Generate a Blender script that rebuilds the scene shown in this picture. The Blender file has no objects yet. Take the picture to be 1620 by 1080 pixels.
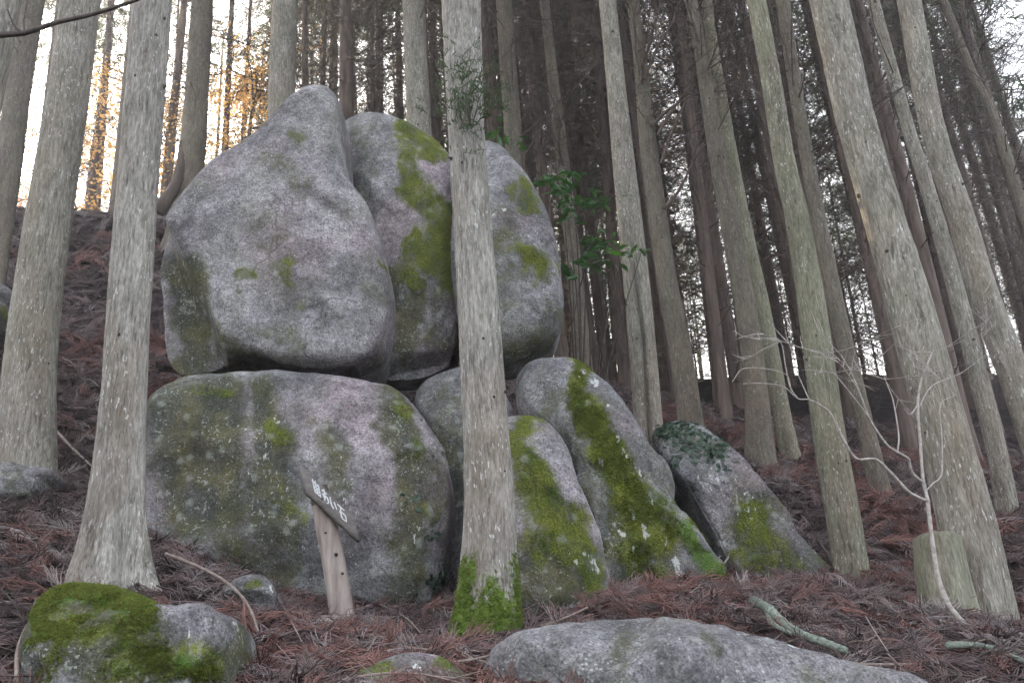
import bpy, math, random
import numpy as np
from mathutils import Vector, Matrix, Euler

# ------------------------------------------------------------------ camera, sky, sun, exposure
scene = bpy.context.scene
COL = scene.collection
IW, IH, FPX = 1620.0, 1080.0, 1500.0
PITCH, ROLL = math.radians(21.5), math.radians(3.0)
CAM = np.array([0.0, 0.0, 1.6])
Rm = Matrix.Rotation(math.pi/2 + PITCH, 3, 'X') @ Matrix.Rotation(-ROLL, 3, 'Z')
cam_d = bpy.data.cameras.new('camera')
cam_d.sensor_width = 36.0
cam_d.lens = 36.0 * FPX / IW
cam_d.clip_start, cam_d.clip_end = 0.05, 1000
cam = bpy.data.objects.new('camera', cam_d)
COL.objects.link(cam)
cam.matrix_world = Matrix.Translation(CAM) @ Rm.to_4x4()
scene.camera = cam

SUN_AZ, SUN_EL = math.radians(-27), math.radians(23)      # behind the ridge, to the left
world = bpy.data.worlds.new('World'); scene.world = world
world.use_nodes = True
wn = world.node_tree; wn.nodes.clear()
sky = wn.nodes.new('ShaderNodeTexSky'); sky.sky_type = 'NISHITA'
sky.sun_disc = False; sky.sun_elevation = SUN_EL; sky.sun_rotation = SUN_AZ
sky.dust_density = 2.5; sky.air_density = 1.0
hs = wn.nodes.new('ShaderNodeHueSaturation'); hs.inputs['Saturation'].default_value = 0.32
bg = wn.nodes.new('ShaderNodeBackground'); bg.inputs['Strength'].default_value = 0.15
wo = wn.nodes.new('ShaderNodeOutputWorld')
wn.links.new(sky.outputs[0], hs.inputs['Color']); wn.links.new(hs.outputs[0], bg.inputs['Color'])
wn.links.new(bg.outputs[0], wo.inputs['Surface'])
sun_d = bpy.data.lights.new('sun', 'SUN'); sun_d.energy = 5.0; sun_d.angle = math.radians(0.5)
sun_d.color = (1.0, 0.78, 0.50)
sun = bpy.data.objects.new('sun', sun_d); COL.objects.link(sun)
to_sun = Vector((math.sin(SUN_AZ)*math.cos(SUN_EL), math.cos(SUN_AZ)*math.cos(SUN_EL), math.sin(SUN_EL)))
sun.rotation_euler = to_sun.to_track_quat('Z', 'Y').to_euler()
sun.location = (-10, 20, 30)
vs = scene.view_settings
scene.display_settings.display_device = 'sRGB'
vs.view_transform = 'Standard'; vs.look = 'None'; vs.gamma = 1.0; vs.use_curve_mapping = False
vs.exposure = 2.8
scene.cycles.use_adaptive_sampling = True; scene.cycles.adaptive_threshold = 0.03
scene.cycles.max_bounces = 5; scene.cycles.diffuse_bounces = 3; scene.cycles.transmission_bounces = 3

# ------------------------------------------------------------------ helpers
RM = np.array(Rm)
FWD = RM @ np.array([0, 0, -1.0])
def ray(px, py):
    return RM @ np.array([(px-IW/2)/FPX, (IH/2-py)/FPX, -1.0])
def at(px, py, D):
    d = ray(px, py); return CAM + d*(D/d[1])
def plane_hit(px, py, p0, n):
    d = ray(px, py); return CAM + d*(np.dot(p0-CAM, n)/np.dot(d, n))
def to_px(P):
    q = (np.asarray(P)-CAM) @ RM
    return IW/2 + FPX*q[..., 0]/-q[..., 2], IH/2 - FPX*q[..., 1]/-q[..., 2]
def cdepth(P): return float(np.dot(np.asarray(P)-CAM, FWD))
def mpp(P): return cdepth(P)/FPX          # metres per photo pixel at P

def _h(ix, iy, iz, seed):
    n = (ix*374761393 + iy*668265263 + iz*2147483647 + seed*1274126177) & 0xffffffff
    n = ((n ^ (n >> 13))*1274126177) & 0xffffffff
    n = ((n ^ (n >> 16))*2246822519) & 0xffffffff
    return ((n ^ (n >> 15)) & 0xffffff)/float(0xffffff)
def vnoise(P, seed=0):
    P = np.asarray(P, float); I = np.floor(P).astype(np.int64); f = P-I; f = f*f*(3-2*f)
    r = 0
    for a in (0, 1):
        for b in (0, 1):
            for c in (0, 1):
                w = (f[..., 0] if a else 1-f[..., 0])*(f[..., 1] if b else 1-f[..., 1])*(f[..., 2] if c else 1-f[..., 2])
                r = r + w*_h(I[..., 0]+a, I[..., 1]+b, I[..., 2]+c, seed)
    return r*2-1
def fbm(P, octv=4, seed=0, gain=.5):
    r = 0; a = 1.0; P = np.asarray(P, float)
    for i in range(octv):
        r = r + a*vnoise(P*(2.03**i)+i*17.3, seed+i); a *= gain
    return r

class MB:                                   # collects geometry for ONE mesh
    def __init__(s): s.v = []; s.f = []; s.n = 0
    def add(s, V, F):
        V = np.asarray(V, float).reshape(-1, 3); F = np.asarray(F, int)
        s.v.append(V); s.f.append(F+s.n); s.n += len(V)
    def tube(s, pts, rad, k=5, cap=False):
        pts = np.asarray(pts, float); n = len(pts)
        rad = np.broadcast_to(np.asarray(rad, float), (n,))
        t = np.gradient(pts, axis=0); t /= np.linalg.norm(t, axis=1)[:, None]+1e-9
        ref = np.array([0, 0, 1.0]) if abs(t[0, 2]) < .85 else np.array([1.0, 0, 0])
        a = np.cross(t, ref); a /= np.linalg.norm(a, axis=1)[:, None]+1e-9
        b = np.cross(t, a)
        th = np.arange(k)*2*math.pi/k
        V = pts[:, None]+rad[:, None, None]*(np.cos(th)[None, :, None]*a[:, None]+np.sin(th)[None, :, None]*b[:, None])
        i = np.arange(n-1)[:, None]*k; j = np.arange(k)[None]; j2 = (j+1) % k
        F = np.stack([i+j, i+j2, i+k+j2, i+k+j], -1).reshape(-1, 4)
        s.add(V.reshape(-1, 3), F)
        if cap:
            for e, q in ((0, 0), (n-1, (n-1)*k)):
                m = s.n; s.add([pts[e]], np.zeros((0, 4), int))
                base = m-n*k if e == 0 else m-1-n*k
                idx = [base+q+x for x in range(k)]
                tri = np.array([[idx[x], idx[(x+1) % k], m, m] for x in range(k)])
                if e == 0: tri = tri[:, [1, 0, 2, 3]]
                s.f.append(tri)
    def ribbon(s, pts, w, nrm):
        pts = np.asarray(pts, float); n = len(pts); w = np.broadcast_to(np.asarray(w, float), (n,))
        t = np.gradient(pts, axis=0)
        a = np.cross(t, nrm); a /= np.linalg.norm(a, axis=1)[:, None]+1e-9
        V = np.concatenate([pts-a*w[:, None]/2, pts+a*w[:, None]/2])
        i = np.arange(n-1); s.add(V, np.stack([i, i+1, i+1+n, i+n], -1))
    def mesh(s, name, mat, smooth=True):
        V = np.concatenate(s.v); F = np.concatenate([f.reshape(-1, 4) for f in s.f if len(f)])
        me = bpy.data.meshes.new(name)
        tri = F[:, 2] == F[:, 3]
        ln = np.where(tri, 3, 4); st = np.concatenate([[0], np.cumsum(ln)[:-1]])
        keep = np.ones(F.shape, bool); keep[tri, 3] = False
        L = F[keep]
        me.vertices.add(len(V)); me.vertices.foreach_set('co', V.astype(np.float32).ravel())
        me.loops.add(len(L)); me.loops.foreach_set('vertex_index', L.astype(np.int32))
        me.polygons.add(len(F)); me.polygons.foreach_set('loop_start', st.astype(np.int32)); me.polygons.foreach_set('loop_total', ln.astype(np.int32))
        if smooth: me.polygons.foreach_set('use_smooth', np.ones(len(F), bool))
        me.update(calc_edges=True); me.validate()
        if mat: me.materials.append(mat)
        return me

def obj(name, data, parent=None, loc=None, kind=None):
    o = bpy.data.objects.new(name, data); COL.objects.link(o)
    if parent is not None: o.parent = parent
    if loc is not None: o.location = loc
    if kind: o['kind'] = kind
    return o
def tag(o, label, cat, group=None, kind=None):
    o['label'] = label; o['category'] = cat
    if group: o['group'] = group
    if kind: o['kind'] = kind
    return o
def thing(name, label, cat, loc, group=None):
    o = obj(name, None, None, loc); o.empty_display_size = .2
    return tag(o, label, cat, group)
def attr(me, name, vals):
    a = me.attributes.new(name, 'FLOAT', 'POINT'); a.data.foreach_set('value', np.asarray(vals, np.float32))

def smooth_path(pts, n):
    pts = np.asarray(pts, float)
    if len(pts) < 3: return pts[0]+(pts[-1]-pts[0])*np.linspace(0, 1, n)[:, None]
    P = np.concatenate([[2*pts[0]-pts[1]], pts, [2*pts[-1]-pts[-2]]])
    out = []
    for t in np.linspace(0, len(pts)-1-1e-6, n):
        i = int(t); f = t-i; a, b, c, d = P[i:i+4]
        out.append(.5*((2*b)+(-a+c)*f+(2*a-5*b+4*c-d)*f*f+(-a+3*b-3*c+d)*f**3))
    return np.array(out)

# ------------------------------------------------------------------ materials
class NT:
    def __init__(s, name):
        s.m = bpy.data.materials.new(name); s.m.use_nodes = True; s.t = s.m.node_tree; s.t.nodes.clear()
        s.out = s.t.nodes.new('ShaderNodeOutputMaterial')
        s.tc = s.t.nodes.new('ShaderNodeTexCoord')
    def n(s, ty, **kw):
        q = s.t.nodes.new('ShaderNode'+ty)
        for k, v in kw.items():
            if k.startswith('_'): setattr(q, k[1:], v); continue
            k = int(k[1:]) if k[0] == 'i' and k[1:].isdigit() else k
            s.set(q.inputs[k], v)
        return q
    def set(s, sock, v):
        if isinstance(v, bpy.types.NodeSocket): s.t.links.new(v, sock)
        elif isinstance(v, (tuple, list)) and len(v) == 3 and sock.type == 'RGBA': sock.default_value = (*v, 1)
        else: sock.default_value = v
    def coord(s, scale=(1, 1, 1), loc=(0, 0, 0), src='Object'):
        return s.n('Mapping', Vector=s.tc.outputs[src], Scale=scale, Location=loc).outputs[0]
    def noise(s, scale, detail=4, rough=.55, vec=None, dist=0):
        return s.n('TexNoise', Vector=vec or s.tc.outputs['Object'], Scale=scale, Detail=detail, Roughness=rough, Distortion=dist).outputs['Fac']
    def vor(s, scale, vec=None, out='Distance'):
        return s.n('TexVoronoi', Vector=vec or s.tc.outputs['Object'], Scale=scale).outputs[out]
    def rng(s, v, a, b, c=0., d=1.):
        return s.n('MapRange', Value=v, **{'From Min': a, 'From Max': b, 'To Min': c, 'To Max': d}).outputs[0]
    def math(s, op, a, b=0., c=0.):
        return s.n('Math', _operation=op, i0=a, i1=b, i2=c).outputs[0]
    def mix(s, f, a, b):
        q = s.t.nodes.new('ShaderNodeMix'); q.data_type = 'RGBA'
        s.set(q.inputs[0], f); s.set(q.inputs[6], a); s.set(q.inputs[7], b); return q.outputs[2]
    def scale(s, col, f):
        q = s.t.nodes.new('ShaderNodeMix'); q.data_type = 'RGBA'; q.blend_type = 'MULTIPLY'
        s.set(q.inputs[0], 1.0); s.set(q.inputs[6], col)
        c = s.n('CombineColor', i0=f, i1=f, i2=f).outputs[0]; s.set(q.inputs[7], c); return q.outputs[2]
    def attr(s, name): return s.n('Attribute', _attribute_name=name).outputs['Fac']
    def bump(s, h, strength=.5, dist=.02, normal=None):
        q = s.n('Bump', Height=h, Strength=strength, Distance=dist)
        if normal is not None: s.set(q.inputs['Normal'], normal)
        return q.outputs[0]
    def done(s, col, rough=.9, normal=None, spec=.25, trans=None, transw=.4):
        b = s.n('BsdfPrincipled', **{'Base Color': col, 'Roughness': rough, 'Specular IOR Level': spec})
        if normal is not None: s.set(b.inputs['Normal'], normal)
        sh = b.outputs[0]
        if trans is not None:
            t = s.n('BsdfTranslucent', Color=trans).outputs[0]
            sh = s.n('MixShader', i0=transw, i1=sh, i2=t).outputs[0]
        s.t.links.new(sh, s.out.inputs['Surface']); return s.m

def rock_mat(name, lo=(.100, .098, .104), hi=(.265, .258, .266), pink=(.29, .215, .24), off=0.0, speck=1.0):
    s = NT(name); v = s.coord(loc=(off, off*1.7, -off))
    big = s.noise(1.6, 6, .6, v); mid = s.noise(7, 5, .6, v); fine = s.noise(55, 4, .7, v); pk = s.noise(.9, 2, .5, s.coord(loc=(7+off, 3, off)))
    c = s.mix(s.rng(big, .34, .66), lo, hi)
    c = s.mix(s.rng(pk, .5, .72, 0, .6), c, pink)
    c = s.scale(c, s.rng(mid, .3, .7, .62, 1.34))
    c = s.scale(c, s.rng(s.noise(22, 5, .7, v), .3, .7, .62, 1.36))
    c = s.scale(c, s.rng(fine, .3, .7, .50, 1.48))
    gr = s.noise(125, 2, .6, v); c = s.scale(c, s.rng(gr, .3, .7, .66, 1.34))
    warm = s.noise(2.6, 4, .6, s.coord(loc=(off, 11, 5))); c = s.mix(s.rng(warm, .5, .72, 0, .45), c, (.155, .150, .105))
    vc = s.vor(60, v, 'Color'); vd = s.vor(60, v)
    sepr = s.n('SeparateColor', Color=vc).outputs[0]
    spk = s.math('MULTIPLY', s.math('MULTIPLY', s.math('GREATER_THAN', sepr, .72), s.math('LESS_THAN', vd, .42)), s.rng(s.noise(4.5, 3, .6, v), .5, .62))
    c = s.mix(s.math('MULTIPLY', spk, .55*speck), c, (.42, .43, .40))
    dk = s.math('MULTIPLY', s.math('LESS_THAN', sepr, .20), s.math('LESS_THAN', vd, .35))
    c = s.mix(s.math('MULTIPLY', dk, .75), c, (.06, .06, .055))
    # algae film plus some painted shade, moss, pale crust on this stone
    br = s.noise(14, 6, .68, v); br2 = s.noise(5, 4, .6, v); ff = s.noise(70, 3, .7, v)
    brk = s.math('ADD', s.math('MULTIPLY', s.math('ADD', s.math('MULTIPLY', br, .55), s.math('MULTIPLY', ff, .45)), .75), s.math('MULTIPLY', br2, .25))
    al = s.rng(s.math('ADD', s.attr('algae_shade'), s.math('MULTIPLY', s.math('SUBTRACT', brk, .5), 3.0)), .24, .80)
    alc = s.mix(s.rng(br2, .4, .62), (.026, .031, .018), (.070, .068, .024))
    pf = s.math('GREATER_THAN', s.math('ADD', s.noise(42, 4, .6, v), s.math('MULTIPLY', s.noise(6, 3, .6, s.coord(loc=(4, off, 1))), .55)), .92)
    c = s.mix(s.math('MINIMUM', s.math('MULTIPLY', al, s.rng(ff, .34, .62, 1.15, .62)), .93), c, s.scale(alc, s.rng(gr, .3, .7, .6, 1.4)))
    c = s.mix(s.math('MULTIPLY', s.math('MULTIPLY', pf, al), .65), c, (.30, .32, .29))
    mo = s.rng(s.math('ADD', s.attr('moss'), s.math('MULTIPLY', s.math('SUBTRACT', s.math('ADD', s.math('MULTIPLY', brk, .6), s.math('MULTIPLY', s.noise(11, 5, .7, s.coord((1, 1, .35), (off, 5, 2))), .4)), .5), 4.0)), .36, .95)
    moc = s.mix(s.rng(br2, .35, .65), (.062, .088, .014), (.148, .162, .022))
    moc = s.mix(s.math('MULTIPLY', s.rng(s.attr('bright'), .2, .8), .85), moc, (.085, .165, .026))
    moc = s.scale(s.scale(moc, s.rng(ff, .3, .7, .45, 1.5)), s.rng(gr, .3, .7, .65, 1.35))
    c = s.mix(s.math('MULTIPLY', mo, .93), c, moc)
    lc = s.n('SeparateColor', Color=s.vor(11, s.coord(loc=(off, 1, 9)), 'Color')).outputs[1]; ld = s.math('ADD', s.vor(11, s.coord(loc=(off, 1, 9))), s.math('MULTIPLY', s.math('SUBTRACT', s.math('ADD', s.math('MULTIPLY', ff, .5), s.math('MULTIPLY', br, .5)), .5), 1.7))
    c = s.mix(s.math('MULTIPLY', s.math('MULTIPLY', s.math('GREATER_THAN', lc, .80), s.rng(ld, .15, .40, 1, 0)), .42), c, (.31, .325, .295))
    ck = s.n('TexVoronoi', _feature='DISTANCE_TO_EDGE', Vector=s.n('VectorMath', _operation='ADD', i0=v, i1=s.n('VectorMath', _operation='SCALE', i0=s.n('TexNoise', Vector=v, Scale=2.2, Detail=5).outputs['Color'], Scale=.55).outputs[0]).outputs[0], Scale=1.15).outputs['Distance']
    ckm = s.math('MULTIPLY', s.rng(ck, .004, .014, 1, 0), s.rng(s.noise(2.4, 2, .5, s.coord(loc=(3, off, 8))), .55, .62))
    c = s.mix(s.math('MULTIPLY', ckm, .45), c, (.035, .033, .03))
    pn = s.noise(30, 4, .7, s.coord((1, 1, .45), (off, 2, 3)))
    pa = s.rng(s.math('ADD', s.attr('pale'), s.math('MULTIPLY', s.math('SUBTRACT', pn, .5), 3.4)), .72, .92)
    c = s.mix(s.math('MULTIPLY', pa, .85), c, (.50, .505, .50))
    h = s.math('ADD', s.math('MULTIPLY', mid, .9), s.math('MULTIPLY', fine, .42))
    h = s.math('ADD', h, s.math('MULTIPLY', s.rng(s.attr('moss'), .4, .8), s.math('MULTIPLY', ff, 1.1)))
    return s.done(c, .92, s.bump(h, .95, .034), .2)

def bark_mat(name, lo, hi, green=.25, flake=1.0):
    s = NT(name)
    v = s.coord((1, 1, .17)); w = s.coord((1, 1, .33), (3, 1, 2))
    a = s.noise(42, 5, .7, v, .15); b = s.noise(120, 3, .6, v); c1 = s.noise(6, 4, .6, s.coord((1, 1, .4)))
    c = s.mix(s.rng(a, .32, .68), lo, hi)
    c = s.mix(s.rng(s.noise(2.3, 5, .65, s.coord((1, 1, .3), (5, 2, 8))), .46, .68, 0, .6), c, (.175, .128, .098))
    c = s.scale(c, s.rng(c1, .3, .7, .72, 1.24))
    c = s.scale(c, s.rng(b, .3, .7, .62, 1.32))
    fl = s.noise(75, 2, .5, w); fm = s.noise(4.5, 4, .65)
    f = s.math('MULTIPLY', s.rng(fl, .615, .66), s.rng(fm, .42, .60))
    c = s.mix(s.math('MULTIPLY', f, .8*flake), c, (.50, .50, .49))
    cr = s.math('MULTIPLY', s.rng(s.noise(64, 4, .65, s.coord((1, 1, .12), (9, 4, 1))), .32, .43, 1, 0), s.rng(s.noise(5, 3, .6, s.coord((1, 1, .5), (2, 7, 1))), .42, .60, .25, 1))
    c = s.mix(s.math('MULTIPLY', cr, .62), c, (.05, .042, .036))
    g = s.rng(s.noise(1.7, 5, .65), .42, .7, 0, green)
    c = s.mix(g, c, (.15, .165, .095))
    br = s.noise(22, 5, .7); ff = s.noise(90, 2, .6)
    mo = s.rng(s.math('ADD', s.attr('moss'), s.math('MULTIPLY', s.math('SUBTRACT', br, .5), 2.2)), .40, .75)
    moc = s.scale(s.mix(s.rng(s.noise(6, 3), .35, .65), (.055, .085, .015), (.11, .16, .028)), s.rng(ff, .3, .7, .5, 1.4))
    c = s.mix(mo, c, moc)
    h = s.math('ADD', s.math('MULTIPLY', a, 1.0), s.math('MULTIPLY', b, .4))
    h = s.math('SUBTRACT', h, s.math('MULTIPLY', cr, .8))
    return s.done(c, .92, s.bump(h, .8, .014), .2)

def plain_mat(name, c1, c2, sc=20, rough=.9, trans=None, transw=.4, rnd=0.0, bump=.3, spec=.25, stretch=(1, 1, 1)):
    s = NT(name); a = s.noise(sc, 4, .6, s.coord(stretch))
    c = s.mix(s.rng(a, .3, .7), c1, c2)
    if rnd:
        r = s.n('ObjectInfo').outputs['Random']; c = s.scale(c, s.rng(r, 0, 1, 1-rnd, 1+rnd))
    return s.done(c, rough, s.bump(a, bump, .01) if bump else None, spec, trans, transw)

M = {}
M['bark_grey'] = bark_mat('bark_grey', (.105, .092, .074), (.285, .268, .236), .22)
M['bark_pale'] = bark_mat('bark_pale', (.125, .113, .098), (.315, .30, .275), .12)
M['bark_olive'] = bark_mat('bark_olive', (.098, .090, .064), (.24, .232, .18), .5)
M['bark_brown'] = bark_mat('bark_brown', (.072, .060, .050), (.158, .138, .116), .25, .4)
M['bark_far'] = plain_mat('bark_far', (.06, .044, .038), (.15, .115, .098), 14, stretch=(1, 1, .15))
M['twig'] = plain_mat('dead_twig', (.06, .045, .038), (.12, .092, .08), 30, bump=0)
M['knot'] = plain_mat('branch_scar', (.025, .02, .018), (.07, .055, .048), 60)
M['needles'] = plain_mat('cedar_needles', (.030, .050, .028), (.060, .085, .048), 3, .7, (.09, .13, .06), .45, bump=0)
M['needles_b'] = plain_mat('cedar_needles_grey', (.042, .056, .044), (.075, .092, .074), 3, .7, (.10, .13, .08), .45, bump=0)
M['autumn'] = plain_mat('autumn_leaf', (.34, .19, .05), (.44, .34, .10), 1.2, .6, (.75, .46, .18), .6, bump=0)
M['autumn_red'] = plain_mat('autumn_leaf_red', (.30, .10, .05), (.42, .22, .08), 1.2, .6, (.68, .38, .22), .55, bump=0)
M['ground'] = None
s = NT('forest_floor'); a = s.noise(3, 6, .65); b = s.noise(28, 5, .7)
c = s.mix(s.rng(a, .35, .65), (.022, .017, .017), (.055, .043, .044)); c = s.scale(c, s.rng(b, .3, .7, .45, 1.4))
M['ground'] = s.done(c, 1.0, s.bump(s.math('ADD', a, b), 1.0, .05), .1)
LIT = [((.122, .064, .056), (.190, .102, .088)), ((.100, .071, .070), (.158, .115, .112)), ((.150, .124, .122), (.24, .205, .20)), ((.050, .036, .036), (.090, .066, .066))]
for i, (c1, c2) in enumerate(LIT): M['litter%d' % i] = plain_mat('dry_cedar_frond_%s' % 'abcd'[i], c1, c2, 15, .9, rnd=.3, bump=0)
M['moss'] = plain_mat('moss_tuft', (.075, .088, .018), (.155, .160, .03), 5, .9, (.12, .16, .03), .25, rnd=.4, bump=0)
M['moss_bright'] = plain_mat('moss_tuft_bright', (.095, .150, .028), (.165, .225, .05), 5, .9, (.12, .2, .04), .25, rnd=.4, bump=0)
M['leaf'] = plain_mat('glossy_leaf', (.022, .060, .020), (.042, .105, .032), 9, .28, (.06, .16, .03), .25, rnd=.3, bump=0, spec=.6)
M['ivy'] = plain_mat('ivy_leaf', (.018, .040, .022), (.038, .070, .040), 9, .45, (.04, .08, .03), .2, rnd=.4, bump=0, spec=.5)
M['post'] = plain_mat('bare_log', (.15, .118, .104), (.35, .30, .275), 22, .85, stretch=(1, 1, .12))
M['post_dark'] = plain_mat('dark_log', (.05, .038, .032), (.10, .078, .066), 16, .85, stretch=(1, 1, .12))  # darker log tone, for the post's upper end and the leaning log
M['board'] = plain_mat('weathered_board', (.085, .074, .07), (.175, .158, .15), 24, .8, stretch=(.15, 1, 1))
M['paint'] = plain_mat('white_paint', (.34, .34, .35), (.60, .60, .61), 90, .7)
M['stick'] = plain_mat('fallen_stick', (.13, .098, .085), (.24, .195, .175), 25)
M['stick_dark'] = plain_mat('fallen_stick_dark', (.035, .028, .025), (.085, .066, .06), 25)
M['sapling'] = plain_mat('sapling_bark', (.19, .165, .15), (.40, .365, .34), 40)
M['lichen_wood'] = plain_mat('lichen_wood', (.06, .072, .055), (.22, .25, .215), 55, bump=.9)
M['fern'] = plain_mat('pale_frond', (.22, .27, .22), (.34, .40, .33), 20, .8)
M['stump'] = bark_mat('stump_bark', (.12, .115, .09), (.25, .245, .19), .75, .3)

# ------------------------------------------------------------------ ground
ctrl_px = [(490, 1085, 3.9), (230, 1170, 3.7), (760, 1100, 3.9), (-20, 1120, 3.8), (1100, 1190, 3.7), (1400, 1120, 3.9), (640, 1110, 3.5), (430, 1005, 4.8), (620, 1005, 5.2), (540, 975, 5.7), (610, 985, 6.0), (460, 960, 6.05), (340, 890, 6.3),
    (170, 912, 4.9), (20, 900, 5.2), (100, 805, 6.2), (300, 905, 5.5), (45, 762, 6.7), (260, 800, 6.8), (200, 600, 9.0), (130, 700, 7.6),
    (10, 560, 9.6), (150, 450, 12.0), (150, 345, 14.5), (20, 330, 15), (270, 330, 14.5), (772, 1015, 5.2), (900, 980, 5.5), (1100, 955, 5.8),
    (1300, 935, 6.4), (1350, 928, 6.8), (1200, 965, 5.4), (1000, 990, 4.9), (1450, 1005, 5.0), (1600, 1050, 4.6), (1600, 985, 5.6), (1545, 980, 5.7),
    (1400, 835, 8.2), (1300, 775, 9.2), (1250, 748, 10), (1205, 735, 10.5), (1385, 785, 9.6), (1550, 810, 8.5), (1615, 840, 8.0), (1690, 835, 7.5),
    (1500, 742, 12), (1300, 715, 13), (1100, 672, 12.5), (950, 645, 13), (600, 520, 12.5), (450, 415, 13.5), (1700, 760, 12)]
C = [at(*c)-np.array([0, 0, .075]) for c in ctrl_px]
C += [np.array(p, float) for p in [(0, 0, .25), (-3, 0, .3), (3, 0, .1), (0, -5, -1.2), (-6, -5, -.8), (6, -5, -1.4), (-4.5, 3, 1.6), (4.5, 3, .9),
      (-8, 7, 4), (-11, 14.5, 10), (-16, 8, 6), (8, 5, 1.6), (12, 9, 2.5), (13, 14, 4.2), (-7, 20, 9.8), (-14, 22, 10.3), (0, 20, 8.6), (8, 20, 7.7), (16, 22, 8.2),
      (-15, 32, 9.8), (0, 32, 12), (12, 32, 12), (30, 30, 9), (-30, 25, 10), (-30, 5, 6), (30, 8, 1.5), (-20, 60, 8), (20, 60, 15), (60, 60, 12), (-60, 60, 8),
      (-100, 0, 5), (100, 0, -1), (0, 130, 4), (-120, 130, 6), (120, 130, 3), (0, -60, -8), (-120, -60, -6), (120, -60, -9)]]
C = np.array(C)
def tps(r2): return np.where(r2 > 1e-9, .5*r2*np.log(np.maximum(r2, 1e-9)), 0)
SC = 10.0
X = C[:, :2]/SC
K = tps(((X[:, None]-X[None])**2).sum(-1)) + np.eye(len(X))*2e-3
Pm = np.c_[np.ones(len(X)), X]
A = np.block([[K, Pm], [Pm.T, np.zeros((3, 3))]])
SOL = np.linalg.solve(A, np.r_[C[:, 2], 0, 0, 0])
def ground_z(x, y, detail=True):
    x = np.atleast_1d(np.asarray(x, float)); y = np.atleast_1d(np.asarray(y, float))
    q = np.stack([x, y], -1)/SC
    out = np.empty(len(q))
    for i in range(0, len(q), 20000):
        k = tps(((q[i:i+20000, None]-X[None])**2).sum(-1))
        out[i:i+20000] = k @ SOL[:-3] + SOL[-3] + q[i:i+20000] @ SOL[-2:]
    if detail:
        p = np.stack([x, y, np.zeros_like(x)], -1)
        out = out + .05*fbm(p*1.6, 3, 5) + .02*vnoise(p*6, 9)
    return out
def gz(x, y): return float(ground_z(x, y)[0])
def ray_ground(px, py, lift=0.0):
    d = ray(px, py); ts = np.arange(2.4, 30, .04); P = CAM+d[None]*(ts/d[1])[:, None]
    g = ground_z(P[:, 0], P[:, 1]); below = np.nonzero(P[:, 2] < g+lift)[0]
    return P[below[0]] if len(below) else P[-1]

def axis_vals():
    a = np.concatenate([np.arange(0, 12, .12), np.arange(12, 30, .6), np.geomspace(30, 150, 14)])
    return np.concatenate([-a[::-1][:-1], a])
gx = axis_vals(); gy = np.concatenate([np.geomspace(-60, -3, 10), np.arange(-2.5, 16, .12), np.arange(16, 34, .6), np.geomspace(34, 150, 14)])
GX, GY = np.meshgrid(gx, gy)
GZ = ground_z(GX.ravel(), GY.ravel())
mb = MB(); nx, ny = len(gx), len(gy)
i = np.arange(ny-1)[:, None]*nx; j = np.arange(nx-1)[None]
mb.add(np.stack([GX.ravel(), GY.ravel(), GZ], -1), np.stack([i+j, i+j+1, i+nx+j+1, i+nx+j], -1).reshape(-1, 4))
obj('ground', mb.mesh('ground', M['ground']), kind='structure')

# ------------------------------------------------------------------ scattering of uncountable stuff
def proto_collection(name, meshes):
    c = bpy.data.collections.new(name)
    for k, me in enumerate(meshes):
        c.objects.link(bpy.data.objects.new('%s_%02d' % (name, k), me))
    return c
def scatter(name, P, R, S, I, coll, parent=None):
    me = bpy.data.meshes.new(name); me.vertices.add(len(P)); me.vertices.foreach_set('co', np.asarray(P, np.float32).ravel())
    a = me.attributes.new('rot', 'FLOAT_VECTOR', 'POINT'); a.data.foreach_set('vector', np.asarray(R, np.float32).ravel())
    attr(me, 'scl', S); a = me.attributes.new('idx', 'INT', 'POINT'); a.data.foreach_set('value', np.asarray(I, np.int32))
    o = obj(name, me, parent, kind='stuff')
    g = bpy.data.node_groups.new(name, 'GeometryNodeTree')
    g.interface.new_socket('Geometry', in_out='INPUT', socket_type='NodeSocketGeometry')
    g.interface.new_socket('Geometry', in_out='OUTPUT', socket_type='NodeSocketGeometry')
    n = g.nodes; gi = n.new('NodeGroupInput'); go = n.new('NodeGroupOutput')
    ci = n.new('GeometryNodeCollectionInfo'); ci.inputs['Collection'].default_value = coll
    ci.inputs['Separate Children'].default_value = True; ci.inputs['Reset Children'].default_value = True
    iop = n.new('GeometryNodeInstanceOnPoints'); iop.inputs['Pick Instance'].default_value = True
    def na(nm, ty):
        q = n.new('GeometryNodeInputNamedAttribute'); q.data_type = ty; q.inputs['Name'].default_value = nm; return q.outputs['Attribute']
    L = g.links.new
    L(gi.outputs[0], iop.inputs['Points']); L(ci.outputs[0], iop.inputs['Instance'])
    L(na('rot', 'FLOAT_VECTOR'), iop.inputs['Rotation']); L(na('scl', 'FLOAT'), iop.inputs['Scale']); L(na('idx', 'INT'), iop.inputs['Instance Index'])
    L(iop.outputs[0], go.inputs[0])
    md = o.modifiers.new('scatter', 'NODES'); md.node_group = g
    return o
def rot_to(n, spin):                      # euler that turns +Z to n after a spin
    q = Vector(n).to_track_quat('Z', 'Y').to_matrix() @ Matrix.Rotation(spin, 3, 'Z')
    return tuple(q.to_euler())

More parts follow.
